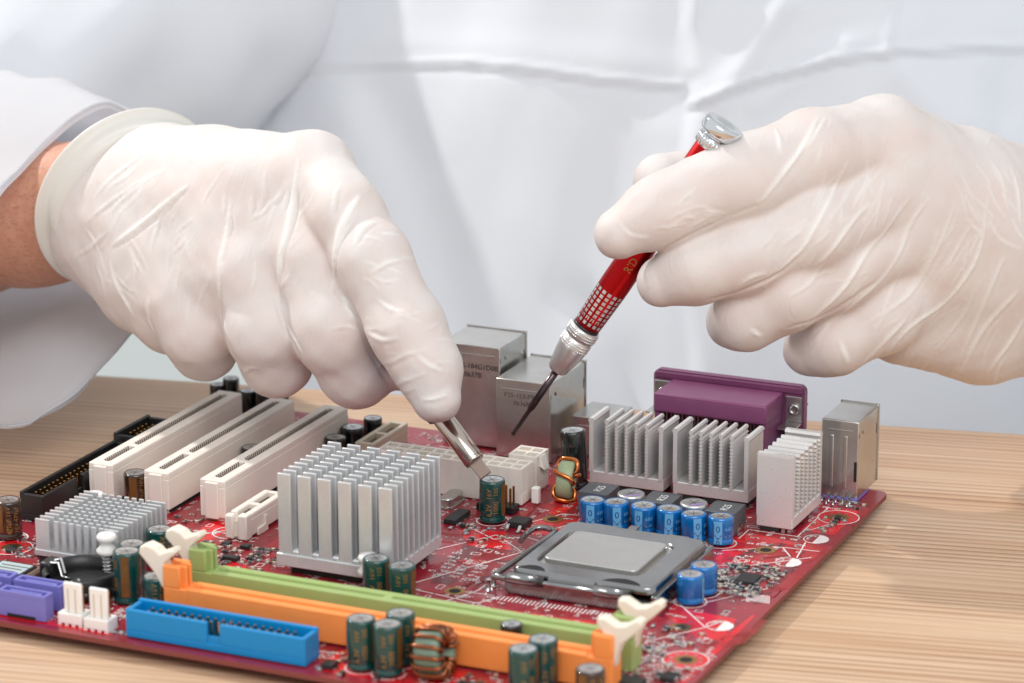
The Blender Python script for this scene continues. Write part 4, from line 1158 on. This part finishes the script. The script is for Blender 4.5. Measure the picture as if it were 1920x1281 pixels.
FOLD_R = [
 ([(1535, 218), (1500, 285), (1440, 362), (1420, 380)], 1.0), ([(1548, 222), (1518, 268), (1500, 290)], .7), ([(1590, 305), (1557, 370), (1532, 420), (1502, 470), (1455, 512)], .9),
 ([(1630, 382), (1600, 415), (1560, 470), (1530, 500)], .9), ([(1705, 372), (1660, 432), (1627, 470), (1595, 525), (1556, 569), (1500, 610)], 1.1),
 ([(1742, 372), (1705, 425), (1686, 474), (1647, 529), (1587, 581), (1520, 625)], .9), ([(1852, 375), (1833, 482), (1777, 561), (1706, 616), (1655, 672)], .9),
 ([(1790, 380), (1770, 440), (1722, 529), (1686, 569), (1615, 612)], .7), ([(1908, 549), (1850, 610), (1793, 705)], 1.1), ([(1885, 480), (1853, 549), (1809, 648), (1780, 712)], .9),
 ([(1700, 600), (1660, 640), (1607, 690)], .9), ([(1895, 312), (1910, 360), (1915, 420)], .6), ([(1850, 295), (1875, 330), (1890, 390)], .5), ([(1437, 513), (1410, 520), (1382, 537)], .8),
 ([(1452, 240), (1462, 262), (1464, 290)], .6), ([(1410, 620), (1425, 632)], .6), ([(1760, 430), (1735, 500), (1690, 560)], .5), ([(1830, 540), (1800, 600), (1740, 670)], .6),
 ([(1640, 310), (1615, 360), (1600, 390)], .4), ([(1160, 415), (1180, 440), (1215, 445)], .4), ([(1560, 470), (1520, 530), (1480, 555)], .5), ([(1920, 600), (1890, 650), (1850, 700)], .9), ([(1575, 640), (1590, 680)], .7),
]
def fine_lines(n, seed, boxes):
    g = np.random.default_rng(seed); out = []
    for k in range(n):
        (u0, u1, v0, v1), (dx, dy), L0 = boxes[k % len(boxes)]
        u, v = g.uniform(u0, u1), g.uniform(v0, v1); a = math.atan2(dy, dx)+g.normal()*.22; L_ = L0*g.uniform(.5, 1.3); bend = g.normal()*.12
        out.append(([(u, v), (u+.5*L_*math.cos(a), v+.5*L_*math.sin(a)), (u+L_*math.cos(a+bend), v+L_*math.sin(a+bend))], g.uniform(.16, .42)))
    return out
FOLD_L += fine_lines(70, 5, [((130, 330, 290, 400), (-.6, .75), 60), ((200, 420, 330, 440), (-.55, .8), 70), ((420, 640, 290, 380), (-.2, 1), 80), ((300, 560, 430, 560), (-.15, 1), 60), ((650, 770, 430, 620), (.9, .25), 45), ((700, 830, 620, 750), (.9, -.3), 40), ((160, 260, 420, 560), (.35, .9), 60)])
FOLD_R += fine_lines(90, 6, [((1540, 1700, 260, 380), (-.5, .86), 80), ((1640, 1860, 380, 520), (-.5, .86), 110), ((1560, 1760, 500, 600), (-.7, .7), 70), ((1700, 1900, 540, 680), (-.6, .8), 80), ((1780, 1910, 300, 420), (.4, .9), 60), ((1200, 1340, 380, 430), (.9, -.3), 40), ((1420, 1560, 400, 520), (-.7, .7), 50)])
CREASE_L = [([(430, 380), (414, 505), (411, 560), (418, 610), (440, 668)], .9), ([(550, 380), (526, 490), (521, 560), (530, 602), (558, 655), (584, 722)], .9), ([(655, 420), (634, 470), (630, 540), (645, 562), (668, 590), (692, 650), (716, 700), (738, 730)], 1.0), ([(540, 602), (556, 640), (568, 664)], .5)]
CREASE_R = [([(1425, 382), (1330, 425), (1240, 470), (1208, 492)], .9), ([(1518, 462), (1470, 508), (1400, 540), (1330, 562)], 1.0), ([(1640, 530), (1560, 585), (1480, 614)], 1.0)]
def c3(p):
    u, v, d = p[:3]
    return np.array([(u-960)*d/FPX, -(v-640.5)*d/FPX, d])
def smin(a, b_, k):
    h = np.clip(.5+.5*(b_-a)/k, 0, 1)
    return b_*(1-h)+a*h-k*h*(1-h)
def capd(p, a, b_, ra, rb):
    ab = b_-a; pa = p-a
    t_ = np.clip((pa@ab)/(ab@ab), 0, 1)
    return np.linalg.norm(pa-t_[..., None]*ab, axis=-1)-(ra+(rb-ra)*t_)
class Field:
    def __init__(s): s.ops = []           # (a, b, ra, rb, blend, group)
    def chain(s, pts, k, kin, grp):
        q = [(c3(p), p[3]) for p in pts]
        for (a, ra), (b_, rb) in zip(q, q[1:]): s.ops.append((a, b_, ra, rb, k, kin, grp))
    def groups(s):
        g = {}
        for o in s.ops: g.setdefault(o[6], []).append(o)
        return g.values()
    def eval(s, p, base=None):
        D = None
        for g in s.groups():
            d = None
            for a, b_, ra, rb, k, kin, _ in g:
                e = capd(p, a, b_, ra, rb)
                d = e if d is None else smin(d, e, kin)
            D = d if D is None else smin(D, d, g[0][4])
        return D
    def grid(s, lo, hi, h, margin=14.0):
        n = np.ceil((hi-lo)/h).astype(int)+1
        D = np.full(n, margin, np.float32)
        X = [(lo[i]+h*np.arange(n[i])).astype(np.float32) for i in range(3)]
        for g in s.groups():
            d = np.full(n, margin, np.float32)
            for a, b_, ra, rb, k, kin, _ in g:
                r = max(ra, rb)+margin
                i0 = np.maximum(0, np.floor((np.minimum(a, b_)-r-lo)/h).astype(int)); i1 = np.minimum(n, np.ceil((np.maximum(a, b_)+r-lo)/h).astype(int)+1)
                if (i1 <= i0).any(): continue
                sl = tuple(slice(i0[i], i1[i]) for i in range(3))
                P = np.stack(np.meshgrid(*[X[i][sl[i]] for i in range(3)], indexing='ij'), -1)
                e = capd(P, a.astype(np.float32), b_.astype(np.float32), ra, rb)
                d[sl] = smin(d[sl], e, kin)
            D = smin(D, d, g[0][4])
        return D, X
def waves(P, amp, lam, seed, n=7):
    g = np.random.default_rng(seed); out = 0
    for i in range(n):
        d = g.normal(size=3); d /= np.linalg.norm(d)
        out = out+np.sin((P@d.astype(np.float32))*2*PI/(lam*g.uniform(.7, 1.5))+g.uniform(0, 6.3))
    return out*amp/math.sqrt(n)
def to_mesh(name, D, X, lo, h, m, ridge=None, smooth=1):
    gr = openvdb.FloatGrid(float(D.max()))
    gr.copyFromArray(np.ascontiguousarray(D, dtype=np.float32))
    pts, quads = gr.convertToQuads(0.0)
    pts = np.asarray(pts, np.float64)*h+lo
    me = bpy.data.meshes.new(name)
    W = CAM+pts[:, :1]*R_+pts[:, 1:2]*U_+pts[:, 2:3]*F_
    nv, nf = len(pts), len(quads)
    me.vertices.add(nv); me.vertices.foreach_set('co', (W*S).ravel())
    me.loops.add(nf*4); me.loops.foreach_set('vertex_index', np.asarray(quads, np.int32)[:, ::-1].ravel())
    me.polygons.add(nf); me.polygons.foreach_set('loop_start', np.arange(0, nf*4, 4, dtype=np.int32))
    me.polygons.foreach_set('use_smooth', np.ones(nf, bool))
    me.update(); me.validate()
    b2 = bmesh.new(); b2.from_mesh(me); bmesh.ops.recalc_face_normals(b2, faces=b2.faces[:])
    for _ in range(smooth): bmesh.ops.smooth_vert(b2, verts=b2.verts[:], factor=.5, use_axis_x=True, use_axis_y=True, use_axis_z=True)
    b2.to_mesh(me); b2.free()
    me.materials.append(M[m])
    if ridge is not None:
        a = me.attributes.new('ridge', 'FLOAT', 'POINT'); a.data.foreach_set('value', ridge(pts).astype(np.float32))
    return me
def glove(H, folds, creases, seed, h=.64):
    F = Field()
    for i, c_ in enumerate(H['palm']): F.chain(c_, 9.0, 6.0, 'p%d' % i)
    for i, c_ in enumerate(H['fingers']): F.chain(c_, 2.6 if i < 4 else 3.5, 4.5, 'f%d' % i)
    allp = np.array([np.r_[c3(p), p[3]] for k in ('palm', 'fingers') for c_ in H[k] for p in c_])
    lo = (allp[:, :3]-allp[:, 3:]).min(0)-4; hi = (allp[:, :3]+allp[:, 3:]).max(0)+4
    D, X = F.grid(lo, hi, h)
    P = np.stack(np.meshgrid(*X, indexing='ij'), -1)
    near = np.abs(D) < 6
    D[near] += waves(P[near], .28, 24, seed).astype(np.float32)+waves(P[near], .10, 8, seed+1).astype(np.float32)
    lines = []
    for line, r in folds+[(l, -r) for l, r in creases]:
        L_ = [np.array(p, float) for p in line]; pts = []
        for i in range(len(L_)-1):
            p0, p1, p2, p3 = L_[max(i-1, 0)], L_[i], L_[i+1], L_[min(i+2, len(L_)-1)]
            for k in range(6):
                t_ = k/6; pts.append(.5*((2*p1)+(-p0+p2)*t_+(2*p0-5*p1+4*p2-p3)*t_**2+(-p0+3*p1-3*p2+p3)*t_**3))
        pts.append(L_[-1]); lines.append((np.array(pts), r))
    flat = np.concatenate([l for l, r in lines])
    ray = np.stack([(flat[:, 0]-960)/FPX, -(flat[:, 1]-640.5)/FPX, np.ones(len(flat))], -1)
    z = np.full(len(flat), 930.0)
    for _ in range(45): z = np.minimum(z+.9*F.eval(ray*z[:, None]), 1200)
    Q = ray*z[:, None]
    segs = []; k0 = 0
    for l, r in lines:
        q = Q[k0:k0+len(l)]; k0 += len(l); m = len(l)-1
        for i in range(m):
            if q[i][2] > 1150 or q[i+1][2] > 1150 or np.linalg.norm(q[i]-q[i+1]) > 9: continue
            segs.append((q[i], q[i+1], r*(.15+.85*math.sin(PI*(i+.2)/(m+.4))), r*(.15+.85*math.sin(PI*(i+1.2)/(m+.4)))))
    RG = np.zeros_like(D); VG = np.zeros_like(D)
    for a, b_, ra, rb in segs:
        tdir = b_-a; side = np.array([tdir[1], -tdir[0], 0.0]); side /= (np.linalg.norm(side)+1e-9)
        if side[0] < 0: side = -side
        cr = ra < 0 or rb < 0; ra, rb = abs(ra), abs(rb)
        r = max(ra, rb); wd = .46*r+.36; lim = 5.5
        i0 = np.maximum(0, np.floor((np.minimum(a, b_)-lim-lo)/h).astype(int)); i1 = np.minimum(D.shape, np.ceil((np.maximum(a, b_)+lim-lo)/h).astype(int)+1)
        if (i1 <= i0).any(): continue
        sl = tuple(slice(i0[i], i1[i]) for i in range(3))
        e = capd(P[sl], a.astype(np.float32), b_.astype(np.float32), 0, 0)
        if cr:
            VG[sl] = np.maximum(VG[sl], (ra+rb)*.5*1.0*np.exp(-(e/(.30*r+.45))**2)); continue
        RG[sl] = np.maximum(RG[sl], (ra+rb)*.5*1.0*np.exp(-(e/wd)**2))
        o_ = side*(wd*1.7)
        e = capd(P[sl], (a+o_).astype(np.float32), (b_+o_).astype(np.float32), 0, 0)
        VG[sl] = np.maximum(VG[sl], (ra+rb)*.5*.55*np.exp(-(e/(wd*1.3))**2))
    D -= RG*(1-.0*VG); D += VG
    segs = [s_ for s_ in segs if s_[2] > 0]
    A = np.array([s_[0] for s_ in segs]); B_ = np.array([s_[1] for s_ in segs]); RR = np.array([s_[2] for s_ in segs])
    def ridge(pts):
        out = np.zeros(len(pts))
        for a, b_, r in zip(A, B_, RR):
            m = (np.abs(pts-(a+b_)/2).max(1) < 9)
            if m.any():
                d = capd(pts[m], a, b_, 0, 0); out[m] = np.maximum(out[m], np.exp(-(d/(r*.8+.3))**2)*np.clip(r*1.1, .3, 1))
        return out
    return to_mesh('glove', D, X, lo, h, 'latex', ridge, 0)

# body: torso core, upper arms and forearms in one skin
B = Field()
def bch(pts, k=18): B.chain(pts, k, 14, 'b%d' % len(B.ops))
bch([(1310, 900, 1345, 80), (1310, 300, 1350, 92), (1310, -260, 1355, 86)]); bch([(760, -330, 1352, 52), (1310, -330, 1355, 60), (1860, -330, 1352, 52)])
bch([(760, -320, 1350, 50), (150, 60, 1290, 42), (-330, 280, 1215, 37)]); bch([(-330, 280, 1215, 37), (-70, 392, 1120, 29), (60, 402, 1088, 22.5), (215, 386, 1066, 21), (240, 384, 1062, 20)])
bch([(1860, -320, 1350, 50), (2380, 60, 1290, 42), (2620, 360, 1220, 38)]); bch([(2620, 360, 1220, 38), (2260, 480, 1120, 29), (2060, 500, 1082, 22), (1990, 498, 1070, 20)])
allp = np.array([np.r_[o[0], o[2]] for o in B.ops]+[np.r_[o[1], o[3]] for o in B.ops])
lo = (allp[:, :3]-allp[:, 3:]).min(0)-8; hi = (allp[:, :3]+allp[:, 3:]).max(0)+8
D, X = B.grid(lo, hi, 4.0, 24.0)
person = link('person', to_mesh('person', D, X, lo, 4.0, 'skin', None, 3))
tag(person, 'person in a white lab coat and pale gloves working on the board with two tools', 'person')
gl = link('glove', glove(LEFT, FOLD_L, CREASE_L, 3), person, label='pale latex glove with a rolled cuff, pressing the metal tube tool')
link('glove', glove(RIGHT, FOLD_R, CREASE_R, 11), person, label='pale latex glove pinching the screwdriver')
# rolled cuff of the glove
def ring_pts(cu, cv, cd_, R1, R2, n, dz=0.0, wob=0.0, ph=0.0):
    e1 = np.array([.674, .739, 0.0]); e2 = np.array([-.739*.68, .674*.68, -.733])
    axd = np.cross(e1, e2)
    c_ = c3((cu, cv, cd_))
    out = []
    for i in range(n):
        t_ = 2*PI*i/n
        w_ = 1+wob*(math.sin(3*t_+ph)+.6*math.sin(5*t_+1.3*ph))
        q = c_+e1*R1*w_*math.cos(t_)+e2*R2*w_*math.sin(t_)
        out.append(cpt(*q))
    return out
rows = [ring_pts(262, 384, 1058, 24, 22, 96), ring_pts(258, 382, 1060, 29.2, 27.6, 96, wob=.03, ph=.6), ring_pts(254, 378, 1061, 30.2, 29.4, 96, wob=.032, ph=1.5), ring_pts(248, 374, 1064, 30.9, 30.6, 96, wob=.022, ph=2.6), ring_pts(240, 373, 1065, 33.4, 32.4, 96, wob=.008, ph=3), ring_pts(236, 371, 1065, 34.2, 33.0, 96, wob=.005, ph=3), ring_pts(233, 369, 1065, 34.0, 32.8, 96, wob=.005, ph=3), ring_pts(232, 368, 1065.5, 33, 31.8, 96), ring_pts(236, 368, 1067, 30.2, 30.6, 96), ring_pts(256, 380, 1060, 24, 23, 96)]
# fit the traced outline: slide the rows so that the bead passes the seen rim
b = MB().use('cuff')
rv = [[b.bm.verts.new(tuple(p)) for p in r] for r in rows]
fs = []
for A_, B2 in zip(rv, rv[1:]):
    for i in range(96): fs.append(b.bm.faces.new((A_[i], A_[(i+1) % 96], B2[(i+1) % 96], B2[i])))
bmesh.ops.recalc_face_normals(b.bm, faces=fs); b._tag(fs, True)
link('cuff', b.mesh('cuff'), gl)

# ------------------------------------------------------------------ lab coat
b = MB().use('cloth')
def seg_d(u, v, a, c_):
    ax_, ay = a; bx, by = c_
    t_ = np.clip(((u-ax_)*(bx-ax_)+(v-ay)*(by-ay))/((bx-ax_)**2+(by-ay)**2), 0, 1)
    return np.hypot(u-(ax_+t_*(bx-ax_)), v-(ay+t_*(by-ay))), t_
def fold(u, v, pts, wd, amp):
    d = np.full(u.shape, 1e9)
    for a, c_ in zip(pts, pts[1:]): d = np.minimum(d, seg_d(u, v, a, c_)[0])
    return amp*np.exp(-(d/wd)**2)
NT, NH = 420, 260
th = np.linspace(0, 2*PI, NT, endpoint=False)
# more points on the side that is seen
th = th-.75*np.sin(th)*.6
hh = np.linspace(-260, 250, NH)
TH, HH = np.meshgrid(th, hh)
HWX, HWZ, CX, CZ = 190.0, 112.0, 84.0, 1342.0
wx = HWX*(1+.10*np.clip(-HH/260, 0, 1)+.05*np.clip(HH/250, 0, 1))
sx, cxx = np.sin(TH), np.cos(TH)
px_ = CX+wx*np.sign(sx)*np.abs(sx)**.92; pz_ = CZ-HWZ*np.sign(cxx)*np.abs(cxx)**.8
u_ = 960+px_*FPX/1232; v_ = 640.5-HH*FPX/1232
front = np.clip(cxx, 0, 1)**.5
f = 0
f = f+fold(u_, v_, [(380, 108), (620, 106), (860, 112), (1000, 128), (1130, 148), (1276, 160)], 6, 1.8)+fold(u_, v_, [(380, 122), (620, 120), (860, 126), (1000, 142), (1130, 162), (1276, 174)], 5, -1.1)+fold(u_, v_, [(400, 78), (700, 76), (980, 96), (1270, 128)], 34, .9)
f = f+fold(u_, v_, [(1296, 196), (1420, 150), (1560, 112), (1700, 92), (1960, 78)], 6, 2.6)+fold(u_, v_, [(1298, 210), (1420, 164), (1560, 126), (1700, 106), (1960, 92)], 5, -1.6)+fold(u_, v_, [(1300, 175), (1500, 104), (1700, 64)], 26, 1.2)
step = 1/(1+np.exp(-(u_-(1284+18*np.sin(v_/90)))/5.0)); f = f+step*5.0*np.exp(-((u_-1284)/240)**2*(u_ > 1284))
f = f+fold(u_, v_, [(1318, -60), (1290, 60), (1296, 130)], 15, 2.5)+fold(u_, v_, [(1345, 190), (1400, 110), (1470, 10)], 24, 2.6)+fold(u_, v_, [(1420, 200), (1500, 140), (1580, 90)], 20, 1.4)
f = f+fold(u_, v_, [(700, 170), (790, 330), (840, 520), (900, 760)], 60, -5)+fold(u_, v_, [(640, 200), (700, 420), (760, 700)], 70, 4)+fold(u_, v_, [(980, 180), (1000, 400), (1090, 640)], 110, 4)
f = f+fold(u_, v_, [(1080, 560), (1150, 680), (1210, 820)], 40, -4.5)+fold(u_, v_, [(1250, 260), (1260, 500), (1270, 800)], 60, 3)+fold(u_, v_, [(1480, 640), (1620, 720), (1800, 780)], 50, -3.5)
f = f+fold(u_, v_, [(1700, 140), (1780, 220), (1900, 260)], 40, 3.5)+fold(u_, v_, [(1440, 690), (1470, 760)], 30, -2)+fold(u_, v_, [(1900, 120), (1890, 300)], 40, -3)
f = f+fold(u_, v_, [(1680, -20), (1660, 100)], 10, 1.6)
f = f+fold(u_, v_, [(330, -40), (390, 140), (450, 280), (480, 420)], 34, -9)+fold(u_, v_, [(420, 40), (470, 200), (520, 420)], 40, 4)
f = f+1.2*np.sin(u_/130+v_/210)+.8*np.sin(u_/61-v_/160+1)+.5*np.sin(u_/37+v_/75)
pz_ = pz_-f*front*1.05
Wp = CAM+px_[..., None]*R_+HH[..., None]*U_+pz_[..., None]*F_
rv = [[b.bm.verts.new(tuple(Wp[j, i])) for i in range(NT)] for j in range(NH)]
fs = []
for j in range(NH-1):
    for i in range(NT): fs.append(b.bm.faces.new((rv[j][i], rv[j][(i+1) % NT], rv[j+1][(i+1) % NT], rv[j+1][i])))
b._tag(fs, True)
def loft(rings):
    vv = [[b.bm.verts.new(tuple(p)) for p in r] for r in rings]
    fs = []; n = len(rings[0])
    for A_, B2 in zip(vv, vv[1:]):
        for i in range(n): fs.append(b.bm.faces.new((A_[i], A_[(i+1) % n], B2[(i+1) % n], B2[i])))
    b._tag(fs, True)
def spline_loop(P, n):
    P = [np.array(p, float) for p in P]; m = len(P); out = []
    for k in range(n):
        t_ = k*m/n; i = int(t_); t_ -= i
        p0, p1, p2, p3 = P[(i-1) % m], P[i], P[(i+1) % m], P[(i+2) % m]
        out.append(.5*((2*p1)+(-p0+p2)*t_+(2*p0-5*p1+4*p2-p3)*t_**2+(-p0+3*p1-3*p2+p3)*t_**3))
    return out
LOOP = [(300, 262, 1106), (258, 222, 1090), (206, 193, 1076), (150, 214, 1072), (95, 260, 1067), (40, 318, 1053), (0, 360, 1044), (-60, 450, 1034), (-115, 570, 1036), (-110, 700, 1030), (-50, 790, 1032), (0, 799, 1036), (50, 794, 1042), (72, 780, 1046), (140, 731, 1058), (215, 660, 1074), (252, 620, 1086), (310, 560, 1104), (350, 480, 1120), (360, 390, 1124), (340, 310, 1116)]
base = spline_loop(LOOP, 180)
def shifted(du, dv, dd, sc, wob, outw=0.0, seed=0):
    c_ = np.mean(base, 0); out = []
    for i, p in enumerate(base):
        a = 2*PI*i/180
        w_ = sc*(1+wob*(math.sin(4*a+seed)+.7*math.sin(7*a+2*seed)+.5*math.sin(11*a+3*seed)))
        q = c_+(p-c_)*w_+np.array([du, dv, dd])
        e = (p-c_)[:2]; e = e/np.linalg.norm(e)*outw
        out.append(pix(q[0]+e[0], q[1]+e[1], q[2]))
    return out
n_torso = len(b.bm.verts); b.use('cufflinen')
loft([shifted(0, 0, 0, .985, 0), shifted(-2, -1, .5, .998, 0), shifted(-1, 0, 0, 1.0, 0), shifted(-4, -2, 1, 1.002, 0, 1), shifted(-18, -7, 5, 1.002, .001, 1), shifted(-22, -9, 6.2, .998, .001), shifted(-26, -11, 7.4, 1.003, .002, 1), shifted(-50, -20, 14, 1.0, .004, 0, .4), shifted(-67, -27, 20, .995, .006, 0, .6), shifted(-85, -34, 26, .99, .008, 0, .8), shifted(-107, -42, 34, .985, .01, 0, 1), shifted(-130, -50, 42, .98, .012, 0, 1.3), shifted(-160, -58, 54, .975, .013, 0, 1.6), shifted(-190, -66, 66, .97, .015, 0, 2.0), shifted(-260, -74, 92, .95, .015, 0, 2.8), shifted(-360, -60, 125, .92, .012, 0, 3.4), shifted(-470, -40, 150, .8, .01, 0, 4)])
def tube_rings(path, n=120, wob=.03):
    pts = [np.array(cpt(*c3(p))) for p in path]; rad = [p[3] for p in path]
    out = []
    for i, p in enumerate(pts):
        t_ = pts[min(i+1, len(pts)-1)]-pts[max(i-1, 0)]; t_ /= np.linalg.norm(t_)
        x = np.cross(t_, F_); x /= np.linalg.norm(x); y = np.cross(x, t_)
        out.append([p+(x*math.cos(2*PI*k/n)+y*math.sin(2*PI*k/n))*rad[i]*(1+wob*(math.sin(3*2*PI*k/n+i*.9)+.6*math.sin(8*2*PI*k/n-i*.7))) for k in range(n)])
    return out
def interp_path(P, m):
    P = [np.array(p, float) for p in P]; out = []
    for i in range(len(P)-1):
        p0 = P[max(i-1, 0)]; p1, p2 = P[i], P[i+1]; p3 = P[min(i+2, len(P)-1)]
        for k in range(m):
            t_ = k/m; out.append(.5*((2*p1)+(-p0+p2)*t_+(2*p0-5*p1+4*p2-p3)*t_**2+(-p0+3*p1-3*p2+p3)*t_**3))
    out.append(P[-1]); return out
n_arm = len(b.bm.verts); b.use('cloth')
loft(tube_rings(interp_path([(-420, 330, 1205, 62), (-240, 250, 1226, 68), (60, 90, 1262, 72), (330, -60, 1300, 76), (620, -230, 1335, 80)], 10), wob=.02))
loft(tube_rings(interp_path([(2160, 500, 1100, 44), (2350, 470, 1140, 52), (2620, 360, 1222, 62), (2560, 180, 1262, 70), (2300, -60, 1300, 76), (1980, -240, 1335, 80)], 10), wob=.02))
bmesh.ops.recalc_face_normals(b.bm, faces=b.bm.faces[:])
coat = link('coat', b.mesh('coat'), person, label='white cotton lab coat')
# wrinkles of the sleeves
me = coat.data; nv = len(me.vertices)
co = np.empty(nv*3); me.vertices.foreach_get('co', co); co = co.reshape(-1, 3)
no = np.array([v.normal[:] for v in me.vertices])
P_ = (co/S).astype(np.float32); Pd = P_@np.stack([R_, U_, F_], 1).astype(np.float32)
Pd = Pd*np.array([1.0, .55, .8], np.float32)
d = waves(Pd, 1.5, 52, 21)+waves(Pd, .55, 19, 22)-.9*np.abs(waves(Pd, 1.0, 40, 25))
d[:n_torso] *= .22
d[n_arm:] += (waves(Pd[n_arm:], 2.6, 95, 31)-1.6*np.abs(waves(Pd[n_arm:], 1.0, 70, 33)))
co += no*(d[:, None]*S)
me.vertices.foreach_set('co', co.ravel()); me.update()
